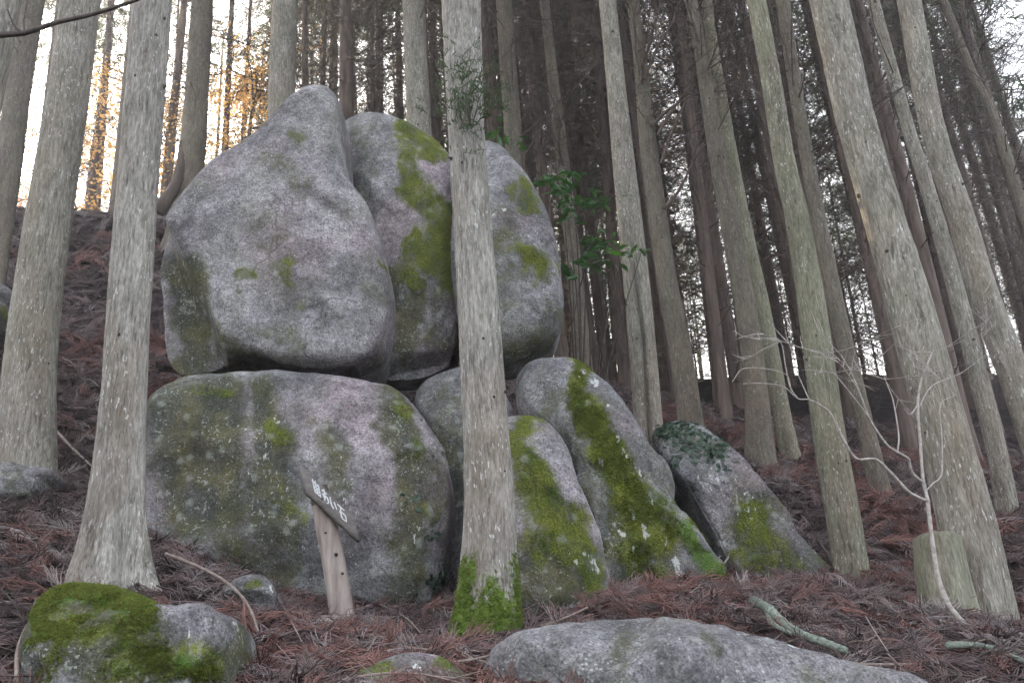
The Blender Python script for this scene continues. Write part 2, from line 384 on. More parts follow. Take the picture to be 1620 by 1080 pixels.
def tuft_mesh(seed, mat):
    r = random.Random(seed); m = MB()
    for k in range(9):
        a = r.uniform(0, 6.28); ln = r.uniform(.005, .011); t = r.uniform(.15, .9)
        b = np.array([r.gauss(0, .006), r.gauss(0, .006), -.003])
        d = np.array([math.cos(a)*t, math.sin(a)*t, 1.0]); d /= np.linalg.norm(d)
        p = np.array([b, b+d*ln*.6, b+d*ln+np.array([math.cos(a), math.sin(a), 0])*ln*.25])
        m.ribbon(p, [.0035, .003, .0006], np.array([math.sin(a+.6), -math.cos(a+.6), .3]))
    return m.mesh('moss_tuft', mat)
MOSS_A = proto_collection('moss_tufts', [tuft_mesh(k, M['moss']) for k in range(3)]+[tuft_mesh(k+5, M['moss_bright']) for k in range(2)])

def scatter_moss(name, o_mesh, weight, count, parent, bright, seed, size=1.0, coll=None, names=None):
    """tufts on the faces of a mesh, as dense as the per-vertex weight"""
    rg = np.random.default_rng(seed); me = o_mesh
    nv = len(me.vertices); V = np.empty(nv*3, np.float32); me.vertices.foreach_get('co', V); V = V.reshape(-1, 3)
    Nn = np.empty(nv*3, np.float32); me.vertices.foreach_get('normal', Nn); Nn = Nn.reshape(-1, 3)
    nf = len(me.polygons); L = np.empty(len(me.loops), np.int32); me.loops.foreach_get('vertex_index', L)
    st = np.empty(nf, np.int32); me.polygons.foreach_get('loop_start', st)
    ar = np.empty(nf, np.float32); me.polygons.foreach_get('area', ar)
    a, b, c = L[st], L[st+1], L[st+2]
    w = ar*np.clip((weight[a]+weight[b]+weight[c])/3, 0, None)
    if w.sum() <= 0: return
    pick = rg.choice(nf, count, p=w/w.sum())
    u = rg.random((count, 2)); fl = u.sum(1) > 1; u[fl] = 1-u[fl]
    P = V[a[pick]]*(1-u.sum(1))[:, None]+V[b[pick]]*u[:, :1]+V[c[pick]]*u[:, 1:]
    Q = Nn[a[pick]]*.75+np.array([0, 0, .25])+rg.normal(0, .2, (count, 3))
    R = [rot_to(q, s) for q, s in zip(Q, rg.random(count)*6.28)]
    I = np.where(rg.random(count) < bright, rg.integers(3, 5, count), rg.integers(0, 3, count))
    if coll is not None: I = rg.integers(0, len(coll.objects), count)
    return scatter(name, P, R, rg.uniform(.7, 1.5, count)*size, I, coll or MOSS_A, parent)

# ------------------------------------------------------------------ boulders
def stroke(px, py, strokes):
    out = np.zeros(px.shape)
    for st in strokes:
        x0, y0, x1, y1, r = st[:5]; s_ = st[5] if len(st) > 5 else 1.0
        dx, dy = x1-x0, y1-y0; L2 = dx*dx+dy*dy+1e-9
        t = np.clip(((px-x0)*dx+(py-y0)*dy)/L2, 0, 1)
        d = np.hypot(px-x0-t*dx, py-y0-t*dy)
        out = np.maximum(out, s_*np.clip(1.5-d/r, 0, 1))
    return out
def outline_resample(uv, n):
    m = len(uv); P = np.concatenate([uv[-1:], uv, uv[:2]]); out = []
    for k in range(m):
        a, b, c, d = P[k:k+4]
        for f in np.linspace(0, 1, 16, endpoint=False):
            out.append(.5*((2*b)+(-a+c)*f+(2*a-5*b+4*c-d)*f*f+(-a+3*b-3*c+d)*f**3))
    return np.array(out)

def boulder(label, outline, D, tf, tb, mat, lean=10, p=2.6, anchor=None, moss=(), algae_shade=(), pale=(), bright=(), dents=(), cuts=(), seed=0,
            na=300, nf=56, nb=14, rough=.035, tufts=0, tbright=.3, name='boulder', facets=6, sag=0.0):
    if isinstance(D, tuple): D = float(ray_ground(*D)[1])
    ol = np.array(outline, float); cpx = ol.mean(0) if anchor is None else np.array(anchor, float)
    p0 = at(cpx[0], cpx[1], D)
    le = math.radians(lean)
    n = np.array([0, -math.cos(le), math.sin(le)])            # front normal
    v = np.array([0, math.sin(le), math.cos(le)]); u = np.array([1.0, 0, 0])
    W = np.array([plane_hit(x, y, p0, n) for x, y in ol])
    uv = np.stack([(W-p0) @ u, (W-p0) @ v], -1)
    dense = outline_resample(uv, 0)
    x, y = dense[:, 0], dense[:, 1]; xn, yn = np.roll(x, -1), np.roll(y, -1)
    cr = x*yn-xn*y; ar = cr.sum()/2
    cen = np.array([((x+xn)*cr).sum(), ((y+yn)*cr).sum()])/(6*ar)
    q = dense-cen; ang = np.arctan2(q[:, 1], q[:, 0]); o = np.argsort(ang)
    A_ = np.linspace(-math.pi, math.pi, na, endpoint=False)
    Rr = np.interp(A_, np.concatenate([ang[o]-2*math.pi, ang[o], ang[o]+2*math.pi]), np.tile(np.hypot(q[:, 0], q[:, 1])[o], 3))
    sf = 1-(1-np.linspace(0, 1, nf+1)[1:])**1.7              # denser towards the rim
    sb = (1-(1-np.linspace(0, 1, nb+1)[1:-1])**1.7)[::-1]
    rs = np.concatenate([sf, sb]); front = np.concatenate([np.ones(nf, bool), np.zeros(len(sb), bool)])
    Rbase = Rr.copy(); pc = to_px(p0+cen[0]*u+cen[1]*v)
    od = outline_resample(ol, 0)-np.array([pc[0], pc[1]]); oa = np.arctan2(-od[:, 1], od[:, 0]); oo = np.argsort(oa)
    want = np.interp(A_, np.concatenate([oa[oo]-2*math.pi, oa[oo], oa[oo]+2*math.pi]), np.tile(np.hypot(od[:, 0], od[:, 1])[oo], 3))
    for it in range(5):                    # let the finished silhouette, bulge included, meet the outline
        UU = cen[0]+rs[:, None]*Rr[None]*np.cos(A_)[None]; VV = cen[1]+rs[:, None]*Rr[None]*np.sin(A_)[None]
        prof = np.clip(1-rs**p, 0, 1)**(1/p)
        WW = np.where(front, prof*tf, -prof*tb)[:, None]*np.ones(na)[None]
        Q = np.stack([UU, VV, WW], -1).reshape(-1, 3)
        Q = np.concatenate([[[cen[0], cen[1], tf]], Q, [[cen[0], cen[1], -tb]]])
        # dents / bulges given on the face, in photo pixels -> metres on the plane
        for (dx, dy, dr, dz) in dents:
            h = plane_hit(dx, dy, p0, n); hu, hv = (h-p0) @ u, (h-p0) @ v; rr = dr*mpp(h)
            g = np.exp(-((Q[:, 0]-hu)**2+(Q[:, 1]-hv)**2)/(2*rr*rr))*(Q[:, 2] > -.02)
            Q[:, 2] += dz*g*np.clip(Q[:, 2]/tf*2.0, 0, 1)
        # planar facets: shave what stands beyond each plane
        rg = np.random.default_rng(seed+100)
        size = np.array([np.ptp(uv[:, 0])/2, np.ptp(uv[:, 1])/2, tf])
        cl = [(np.array([math.cos(a)*.75, math.sin(a)*.75, rg.uniform(.5, 1.0)]), rg.uniform(.80, .95)) for a in rg.random(facets)*6.28]
        cc = np.array([cen[0], cen[1], 0])
        for nv_, k in cl:
            m_ = nv_/size; s_ = ((Q-cc) @ m_)/np.linalg.norm(nv_); ex = np.clip(s_-k, 0, None)
            dir_ = nv_/np.linalg.norm(nv_)*size; dir_[:2] *= .25
            Q = Q-(ex*.8)[:, None]*dir_[None]*(Q[:, 2:3] > 0)
        for (ax, ay, nx_, ny_, nz_, w0) in cuts:                   # explicit facets: through pixel (ax,ay) at height w0*tf
            h = plane_hit(ax, ay, p0, n); hp = np.array([(h-p0) @ u, (h-p0) @ v, w0*tf]); nn = np.array([nx_, ny_, nz_], float); nn /= np.linalg.norm(nn)
            ex = np.clip((Q-hp) @ nn, 0, None); Q[:, 2] = np.maximum(Q[:, 2]-ex*.9/max(nz_/np.linalg.norm([nx_, ny_, nz_]), .22), np.minimum(Q[:, 2], .12*Q[:, 2]))
        Q[:, 1] -= sag*np.clip(Q[:, 2], 0, None)               # the face hangs lower than the middle
        Wd = p0+Q[:, :1]*u+Q[:, 1:2]*v+Q[:, 2:]*n
        # natural unevenness along an approximate normal
        nrm = (Q-cc)/size**2*np.array([1, 1, 1]); nrm /= np.linalg.norm(nrm, axis=1)[:, None]+1e-9
        nw = nrm[:, :1]*u+nrm[:, 1:2]*v+nrm[:, 2:]*n
        disp = rough*(1.0*fbm(Wd*1.5+seed*3.1, 3, seed)+.5*fbm(Wd*6+seed, 3, seed+7)) + .007*fbm(Wd*22, 3, seed+3) - .016*np.clip(fbm(Wd*4.3+50, 3, seed+9)-.45, 0, None)
        rim = np.concatenate([[1], np.repeat(np.where(rs > .93, .45, 1.0), na), [1]])
        Wd = Wd+nw*(disp*rim)[:, None]
        # broad broken faces meeting in dull edges
        fs = np.random.default_rng(seed+500).choice(1+nf*na, 22, replace=False); SP = Wd[fs]
        gn = np.gradient(Wd[1:1+nf*na].reshape(nf, na, 3), axis=0); gt = np.roll(Wd[1:1+nf*na].reshape(nf, na, 3), -1, 1)-np.roll(Wd[1:1+nf*na].reshape(nf, na, 3), 1, 1)
        tn = np.cross(gn, gt).reshape(-1, 3); tn /= np.linalg.norm(tn, axis=1)[:, None]+1e-9; tn = np.concatenate([tn[:1], tn])
        SN = tn[fs]; SN = SN*np.sign((SN*nw[fs]).sum(1))[:, None]+np.random.default_rng(seed+501).normal(0, .07, SN.shape)
        dd = np.linalg.norm(Wd[:, None]-SP[None], axis=2)+1e-4; wt = (dd.min(1)[:, None]/dd)**9; wt /= wt.sum(1)[:, None]
        off_ = (wt*((Wd[:, None]-SP[None])*SN[None]).sum(2)).sum(1); amp = .05*min(1.0, size[0])
        ef = np.concatenate([[1], np.repeat(np.where(front, np.clip((1-rs)*9, 0, 1), 0), na), [0]])
        Wd = Wd-nw*(amp*np.tanh(.75*off_/amp)*ef)[:, None]
        if it == 4: break
        sx, sy = to_px(Wd); sx = sx-pc[0]; sy = pc[1]-sy; sa = np.arctan2(sy, sx); sr = np.hypot(sx, sy)
        bi = ((sa+math.pi)/(2*math.pi)*90).astype(int) % 90; mx = np.zeros(90); np.maximum.at(mx, bi, sr)
        bc = (np.arange(90)+.5)/90*2*math.pi-math.pi; got = np.interp(A_, np.concatenate([bc-2*math.pi, bc, bc+2*math.pi]), np.tile(mx, 3))
        ratio = want/np.maximum(got, 1); kr = np.hanning(na//6); kr /= kr.sum(); q5 = na//4; ratio = np.convolve(np.concatenate([ratio[-q5:], ratio, ratio[:q5]]), kr, 'same')[q5:-q5]
        Rr = np.clip(Rr*ratio, Rbase*.70, Rbase*1.10)
    F = []
    nr = len(rs); a = np.arange(na); b = (a+1) % na
    F.append(np.stack([np.zeros(na, int), 1+a, 1+b, 1+b], -1))
    for r_ in range(nr-1):
        F.append(np.stack([1+r_*na+a, 1+(r_+1)*na+a, 1+(r_+1)*na+b, 1+r_*na+b], -1))
    e = 1+nr*na; F.append(np.stack([1+(nr-1)*na+a, np.full(na, e), np.full(na, e), 1+(nr-1)*na+b], -1)[:, [0, 1, 3, 3]])
    base = p0.copy()
    m_ = MB(); m_.add(Wd-base, np.concatenate(F)); me = m_.mesh(name, mat)
    px, py = to_px(Wd); fr = np.concatenate([[1], np.repeat(front, na), [0]]).astype(float)
    wv = 1+.35*fbm(Wd*5, 2, seed+21)[:, None].ravel()*0
    jx = px+18*fbm(Wd*4.0, 3, seed+31); jy = py+18*fbm(Wd*4.0+9, 3, seed+41)
    am = stroke(jx, jy, moss)*fr; aa = stroke(jx, jy, algae_shade)*fr; ap = stroke(px, py, pale)*fr; ab = stroke(jx, jy, bright)*fr
    for nm, vals in (('moss', np.maximum(am, ab)), ('algae_shade', aa), ('pale', ap), ('bright', ab)): attr(me, nm, vals)
    if tufts:
        o_ = thing(name, label, 'boulder', base)
        st_ = obj('stone', me, o_)
        w = np.maximum(am, ab)*np.clip(.60+1.0*fbm(Wd*9+3, 4, 77), 0, 1); w = np.where(w > .16, w**2.2, 0)
        sc_ = scatter_moss('moss', me, w, tufts, o_, tbright, seed)
    else:
        o_ = obj(name, me, None, base); tag(o_, label, 'boulder')
    o_['group'] = 'granite boulders of the rock pile'
    return o_, me

RK = [rock_mat('granite_%s' % 'abcdef'[k], off=k*3.7) for k in range(3)]
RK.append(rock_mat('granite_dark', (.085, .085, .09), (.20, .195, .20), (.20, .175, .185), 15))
RK.append(rock_mat('granite_rose', (.115, .108, .115), (.28, .27, .278), (.29, .215, .245), 21))

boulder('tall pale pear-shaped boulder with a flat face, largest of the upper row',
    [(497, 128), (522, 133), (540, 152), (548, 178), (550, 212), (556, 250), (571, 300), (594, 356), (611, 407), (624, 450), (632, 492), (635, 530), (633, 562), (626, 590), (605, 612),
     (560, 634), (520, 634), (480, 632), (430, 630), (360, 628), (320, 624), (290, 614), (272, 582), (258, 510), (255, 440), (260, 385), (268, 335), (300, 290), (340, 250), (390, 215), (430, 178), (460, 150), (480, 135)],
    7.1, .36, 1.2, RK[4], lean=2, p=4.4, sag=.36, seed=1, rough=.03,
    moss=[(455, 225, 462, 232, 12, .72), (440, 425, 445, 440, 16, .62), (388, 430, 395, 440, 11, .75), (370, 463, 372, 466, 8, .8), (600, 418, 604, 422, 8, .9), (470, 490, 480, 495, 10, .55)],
    algae_shade=[(425, 260, 470, 300, 20, .5), (410, 350, 425, 380, 16, .5), (440, 430, 440, 430, 26, .6), (285, 430, 315, 580, 34, .95), (320, 500, 380, 575, 18, .8), (380, 575, 540, 585, 12, .7), (580, 590, 625, 565, 20, .9), (300, 560, 520, 560, 18, .4), (580, 470, 600, 480, 20, .5), (400, 520, 470, 540, 16, .5)],  # left facet strokes paint occlusion shade into the colour, besides real algae
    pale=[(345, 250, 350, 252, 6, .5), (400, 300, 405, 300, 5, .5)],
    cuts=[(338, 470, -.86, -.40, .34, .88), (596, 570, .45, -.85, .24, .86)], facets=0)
boulder('narrow upright boulder with a mossy streak wedged beside the pale pear-shaped boulder',
    [(540, 200), (560, 182), (590, 176), (630, 185), (670, 205), (705, 235), (722, 265), (738, 350), (742, 450), (738, 540), (720, 590), (690, 610), (640, 618), (600, 610), (590, 540), (580, 440), (560, 340), (540, 260)],
    7.85, .38, .9, RK[1], lean=6, sag=.35, p=2.4, seed=2,
    moss=[(622, 195, 690, 235, 16), (648, 240, 655, 310, 16, .9), (660, 300, 700, 350, 26), (655, 385, 715, 420, 30, .9), (695, 330, 710, 450, 26), (645, 400, 660, 450, 20, .8)],
    algae_shade=[(650, 440, 640, 560, 26, .8), (690, 460, 700, 530, 30, .7), (570, 220, 590, 330, 26, .5), (625, 430, 628, 560, 14, .8)],
    cuts=[(690, 555, .15, -.85, .55, .6)], facets=3)
boulder('rounded upper boulder with yellow-green moss patches behind the mossy-footed cedar',
    [(735, 228), (770, 220), (800, 235), (835, 275), (862, 325), (880, 380), (890, 440), (893, 500), (885, 550), (860, 575), (825, 596), (800, 602), (770, 592), (735, 560), (715, 450), (715, 330)],
    7.5, .40, .9, RK[2], lean=3, sag=.3, p=2.5, seed=3,
    moss=[(830, 305, 842, 330, 17, .95), (803, 300, 806, 306, 9, .8), (835, 405, 865, 425, 20, 1), (862, 440, 875, 450, 16, .9), (860, 475, 865, 480, 9, .6)],
    algae_shade=[(800, 340, 790, 470, 20, .6), (850, 540, 880, 500, 22, .6), (790, 560, 870, 560, 22, .8), (820, 390, 830, 430, 26, .5)],
    pale=[(775, 340, 800, 332, 3, .8), (845, 370, 850, 380, 10, .45)],
    cuts=[(840, 555, .2, -.9, .5, .7)], facets=3)
boulder('broad streaked slab-like boulder behind the leaning wooden sign',
    [(310, 590), (420, 585), (490, 589), (545, 594), (600, 606), (640, 622), (670, 660), (695, 700), (712, 740), (724, 800), (726, 850), (722, 900), (717, 970), (700, 1015), (600, 1025), (450, 1020),
     (320, 960), (240, 890), (222, 780), (224, 700), (229, 640), (258, 610)],
    6.75, .50, 1.2, RK[0], lean=5, p=5.5, seed=4, rough=.04,
    moss=[(435, 670, 445, 700, 14, .85), (300, 610, 350, 625, 14, .7), (620, 640, 640, 660, 12, .7), (650, 700, 670, 730, 14, .6), (685, 790, 690, 800, 14, .6), (440, 800, 470, 830, 16, .55)],
    algae_shade=[(260, 640, 300, 800, 60, .85), (340, 620, 360, 800, 50, .95), (420, 605, 440, 740, 28, .95), (520, 700, 520, 770, 30, .7), (612, 625, 655, 740, 26, .95), (665, 740, 640, 950, 36, .85), (420, 760, 440, 860, 44, .8), (350, 850, 430, 900, 40, .7), (690, 700, 712, 850, 16, .5), (480, 640, 485, 660, 16, .4)],
    pale=[(505, 868, 512, 864, 7, .9), (480, 866, 483, 866, 5, .8), (432, 660, 436, 668, 8, .55), (380, 690, 430, 770, 40, .34), (520, 740, 540, 800, 35, .36), (660, 840, 660, 850, 9, .5)],
    facets=4)
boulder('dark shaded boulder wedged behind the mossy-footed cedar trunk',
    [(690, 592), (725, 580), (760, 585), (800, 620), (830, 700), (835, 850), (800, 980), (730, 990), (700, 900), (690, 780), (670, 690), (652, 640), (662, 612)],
    7.35, .35, .9, RK[3], lean=12, p=2.5, seed=5, nf=40, algae_shade=[(700, 640, 720, 800, 30, .6)], facets=3)
boulder('low mossy boulder with a bare grey right edge beside the mossy-footed cedar',
    [(815, 656), (850, 660), (885, 680), (905, 720), (920, 770), (945, 830), (965, 900), (977, 960), (975, 1010), (900, 1025), (810, 1025), (785, 960), (770, 850), (770, 720), (785, 665)],
    6.25, .36, .8, RK[4], lean=10, p=2.6, seed=6,
    moss=[(825, 690, 850, 750, 26, 1), (830, 760, 880, 840, 42, .95), (890, 840, 940, 920, 30, .9), (840, 830, 860, 860, 30, .7)],
    algae_shade=[(850, 880, 940, 950, 44, .9), (840, 960, 900, 960, 40, .8), (820, 700, 900, 860, 40, .8)],
    pale=[(912, 886, 916, 890, 5, .9), (938, 888, 944, 905, 6, .9), (972, 945, 973, 960, 6, 1), (870, 980, 900, 985, 12, .5), (905, 870, 900, 880, 4, .7), (930, 880, 925, 875, 4, .7)], facets=3)
boulder('long sloping boulder with a mossy band and white flecks, highest of the lower row',
    [(812, 600), (830, 580), (870, 562), (900, 558), (930, 575), (965, 605), (1000, 650), (1040, 720), (1080, 790), (1120, 860), (1150, 915), (1168, 950), (1150, 1000), (1000, 1015), (940, 1000), (915, 900), (885, 800), (860, 720), (825, 660), (805, 630)],
    6.75, .42, 1.0, RK[2], lean=14, p=2.5, seed=7, tufts=6000, tbright=.4,
    moss=[(905, 575, 930, 630, 16, 1), (930, 640, 975, 740, 26, 1), (950, 720, 1020, 840, 36, .95), (1020, 780, 1060, 850, 26, .9), (990, 860, 1060, 920, 26, .7)],
    bright=[(1085, 830, 1145, 935, 18, 1)],
    algae_shade=[(870, 640, 920, 820, 26, .6), (960, 820, 1000, 930, 40, .8), (930, 650, 1040, 880, 44, .8), (1000, 690, 1060, 780, 20, .5)],
    pale=[(938, 603, 944, 608, 6, 1), (918, 598, 920, 603, 4, .9), (926, 590, 922, 585, 4, .9), (985, 712, 990, 722, 5, .9), (950, 730, 953, 735, 5, .9), (998, 800, 1004, 818, 4, 1), (1020, 835, 1023, 848, 6, 1), (1054, 850, 1056, 860, 5, 1),
          (1068, 885, 1080, 920, 8, 1), (1085, 925, 1092, 938, 9, 1), (1066, 920, 1070, 935, 5, 1), (980, 840, 984, 846, 5, .9), (972, 828, 974, 832, 4, .9), (1002, 865, 1003, 870, 4, .9), (1012, 745, 1014, 750, 4, .8), (975, 690, 978, 698, 4, .8), (1030, 790, 1033, 796, 4, .8), (960, 640, 963, 645, 4, .7)], facets=3)
boulder('speckled wedge-shaped boulder with creeping ivy on its top, outermost of the lower row',
    [(1032, 690), (1055, 668), (1090, 662), (1120, 675), (1165, 710), (1200, 750), (1240, 800), (1275, 850), (1310, 895), (1328, 928), (1310, 975), (1200, 985), (1150, 950), (1110, 870), (1070, 800), (1040, 740)],
    6.95, .22, 1.0, RK[1], lean=10, p=2.5, seed=8,
    moss=[(1190, 810, 1215, 860, 30, .95), (1180, 880, 1200, 905, 24, .85), (1230, 870, 1240, 900, 20, .6)],
    algae_shade=[(1190, 800, 1230, 900, 50, .8), (1240, 860, 1300, 920, 26, .6), (1060, 690, 1130, 720, 30, .55)],
    pale=[(1138, 860, 1143, 861, 7, 1), (1120, 760, 1180, 800, 40, .40), (1250, 908, 1252, 910, 4, .8)], facets=4)
boulder('squat moss-capped boulder at the foot of the cedar with flared roots',
    [(45, 985), (60, 950), (90, 927), (130, 920), (180, 928), (230, 945), (300, 955), (350, 968), (385, 980), (400, 1010), (408, 1050), (412, 1100), (405, 1230), (40, 1230), (22, 1100), (30, 1030)],
    4.25, .42, .55, RK[2], lean=6, p=3.0, seed=9, tufts=12000, tbright=.35,
    moss=[(60, 975, 100, 945, 26, .9), (60, 1005, 230, 990, 24, .7), (180, 1050, 330, 1045, 34, .62), (90, 1040, 70, 1080, 14, .4)],
    bright=[(105, 940, 225, 962, 20, 1), (290, 1050, 340, 1068, 22, .8), (180, 1070, 240, 1064, 12, .5)],
    algae_shade=[(50, 990, 220, 1060, 75, 1.0), (200, 1040, 360, 1050, 40, .9), (390, 1000, 400, 1080, 14, .7), (250, 975, 260, 1000, 14, .6)],
    pale=[(370, 985, 372, 1010, 5, .6), (290, 995, 310, 1005, 14, .42)], facets=5, rough=.035)
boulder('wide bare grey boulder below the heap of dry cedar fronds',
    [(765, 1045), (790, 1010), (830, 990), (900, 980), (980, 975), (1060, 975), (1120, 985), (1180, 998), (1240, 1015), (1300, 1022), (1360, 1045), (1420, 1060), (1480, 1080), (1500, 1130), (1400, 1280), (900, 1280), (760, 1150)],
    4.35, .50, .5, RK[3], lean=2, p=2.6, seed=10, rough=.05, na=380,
    algae_shade=[(990, 1000, 970, 1080, 20, .6), (1120, 1020, 1140, 1040, 16, .6), (880, 1020, 870, 1030, 20, .5), (1280, 1060, 1300, 1070, 20, .4)],
    pale=[(1250, 1020, 1262, 1022, 7, .9), (1060, 1005, 1075, 1015, 14, .42), (1200, 1060, 1220, 1070, 12, .4)],
    dents=[(1010, 1010, 30, -.05), (1080, 1020, 26, .04), (1200, 1040, 40, -.05)], facets=6)
boulder('small half-buried rounded boulder with mossy rim beside the wide grey boulder',
    [(552, 1078), (590, 1050), (640, 1032), (690, 1035), (725, 1055), (748, 1085), (745, 1170), (555, 1170)],
    3.95, .22, .3, RK[1], lean=2, p=2.4, seed=11, na=160, nf=34, nb=8, rough=.015,
    moss=[(575, 1065, 610, 1050, 12, .9), (700, 1045, 735, 1070, 14, .9), (590, 1078, 600, 1080, 14, .8)], algae_shade=[(600, 1050, 720, 1075, 26, .6)],
    pale=[(652, 1052, 662, 1055, 6, .8), (630, 1065, 640, 1068, 6, .6), (690, 1070, 700, 1072, 5, .6)], facets=2)
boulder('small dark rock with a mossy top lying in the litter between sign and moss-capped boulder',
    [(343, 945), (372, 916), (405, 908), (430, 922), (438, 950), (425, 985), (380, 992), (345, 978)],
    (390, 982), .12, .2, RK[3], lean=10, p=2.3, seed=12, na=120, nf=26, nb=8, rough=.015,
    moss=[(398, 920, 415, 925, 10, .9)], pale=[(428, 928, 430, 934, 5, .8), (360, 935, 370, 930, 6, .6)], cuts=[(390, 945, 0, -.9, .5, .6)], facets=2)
boulder('lichen-green stone block at the foot of the thick cedar on the slope',
    [(-40, 735), (0, 728), (40, 735), (82, 742), (97, 757), (92, 785), (60, 810), (0, 812), (-40, 800)],
    (45, 802), .2, .4, RK[2], lean=8, p=3.2, seed=13, na=140, nf=30, nb=8, rough=.015,
    algae_shade=[(0, 745, 90, 760, 12, .6), (10, 770, 60, 780, 14, .7)], moss=[(60, 770, 80, 775, 10, .45)], pale=[(60, 765, 85, 770, 16, .4)], facets=3)
boulder('bluish mossy rock half hidden behind the thick cedar on the slope',
    [(-60, 440), (-20, 445), (5, 450), (24, 468), (28, 510), (14, 540), (-20, 550), (-60, 545)],
    8.6, .25, .5, RK[3], lean=8, p=2.4, seed=14, na=120, nf=26, nb=8, rough=.02, moss=[(0, 490, 15, 510, 14, .7)], algae_shade=[(-10, 500, 10, 530, 20, .8)], facets=3)

# ------------------------------------------------------------------ cedars
rng = random.Random(7)
def frond_strip(m, p, d, ln, w, rg, droop=.6, side=6):
    """one feathery spray: a drooping stem with side sprigs, all narrow strips"""
    d = np.array(d, float); d /= np.linalg.norm(d)+1e-9
    k = np.linspace(0, 1, 4)[:, None]
    c = p+d*ln*k+np.array([0, 0, -1.0])*droop*ln*k**2
    nn = np.array([rg.gauss(0, .4), rg.gauss(0, .4), 1.0])
    m.ribbon(c, np.array([w, w, w*.8, w*.2]), nn)
    t = np.array([-d[1], d[0], 0.0]); t /= np.linalg.norm(t)+1e-9
    for i in range(side):
        f = .15+.8*i/side; b = p+d*ln*f+np.array([0, 0, -1])*droop*ln*f*f
        s_ = 1 if i % 2 else -1; l2 = ln*.45*(1.1-f*.6)
        e = b+(d*.6+t*s_*.8+np.array([0, 0, rg.uniform(-.6, .1)]))*l2
        m.ribbon(np.array([b, (b+e)/2+np.array([0, 0, .02]), e]), [w*.9, w*.8, w*.2], nn+np.array([rg.gauss(0, .3), rg.gauss(0, .3), 0]))
def crown_mesh(seed, mat, H=9.0, R0=2.1, limbs=62, per=7):
    rg = random.Random(seed); m = MB()
    for i in range(limbs):
        z = H*(i/limbs)**.9; R = R0*(1-.82*z/H)*rg.uniform(.7, 1.15); a = i*2.4+rg.uniform(-.5, .5)
        d = np.array([math.cos(a), math.sin(a), rg.uniform(-.1, .45)])
        for j in range(per):
            f = .25+.78*rg.random(); p = np.array([0, 0, z])+d*R*f+np.array([rg.gauss(0, .12), rg.gauss(0, .12), rg.gauss(0, .1)])
            q = d*np.array([1, 1, .3])+np.array([rg.gauss(0, .7), rg.gauss(0, .7), rg.gauss(0, .3)])
            frond_strip(m, p, q, rg.uniform(.28, .55), .03, rg, rg.uniform(.3, .9))
    return m.mesh('cedar_crown', mat)
def limb_mesh(seed, H=9.0, R0=2.1, limbs=62):
    rg = random.Random(seed); m = MB()
    for i in range(limbs):
        z = H*(i/limbs)**.9; R = R0*(1-.82*z/H); a = i*2.4+rg.uniform(-.5, .5)
        d = np.array([math.cos(a), math.sin(a), rg.uniform(-.1, .45)])
        m.tube([np.array([0, 0, z]), np.array([0, 0, z])+d*R*.5+np.array([0, 0, .06]), np.array([0, 0, z])+d*R], [.025, .016, .005], 4)
    return m.mesh('crown_limbs', M['twig'])
def twiggy(m, p, d, ln, r, rg, depth, k=3):
    d = np.array(d, float); d /= np.linalg.norm(d)+1e-9
    n = 5 if depth == 2 else 4
    pts = [np.array(p, float)]; dd = d.copy()
    for i in range(n-1):
        dd = dd+np.array([rg.gauss(0, .14), rg.gauss(0, .14), rg.gauss(.04, .10)]); dd /= np.linalg.norm(dd)
        pts.append(pts[-1]+dd*ln/(n-1))
    pts = np.array(pts); m.tube(pts, np.linspace(r, r*.3, n), k)
    if depth > 0:
        for i in range(rg.randint(5, 8) if depth == 2 else rg.randint(2, 4)):
            f = rg.uniform(.2, 1); q = pts[0]+(pts[-1]-pts[0])*f
            i0 = min(int(f*(n-1)), n-2); q = pts[i0]+(pts[i0+1]-pts[i0])*(f*(n-1)-i0)
            e = dd+np.array([rg.gauss(0, .7), rg.gauss(0, .7), rg.gauss(0, .5)])
            twiggy(m, q, e, ln*rg.uniform(.25, .5), max(r*.45, .0035), rg, depth-1)
def dead_set(seed, H=9.0, count=58, up=.35):
    rg = random.Random(seed); m = MB()
    for i in range(count):
        a = rg.uniform(0, 6.28); z = H*(i+rg.random())/count
        twiggy(m, (math.cos(a)*.05, math.sin(a)*.05, z), (math.cos(a), math.sin(a), rg.uniform(-.15, up*2)), rg.uniform(.7, 2.1), rg.uniform(.007, .014), rg, 2)
    return m.mesh('dead_branches', M['twig'])
CROWN = [crown_mesh(k, M['needles' if k % 2 else 'needles_b']) for k in range(4)]
LIMB = [limb_mesh(k) for k in range(2)]
DEAD = [dead_set(k+20) for k in range(5)]

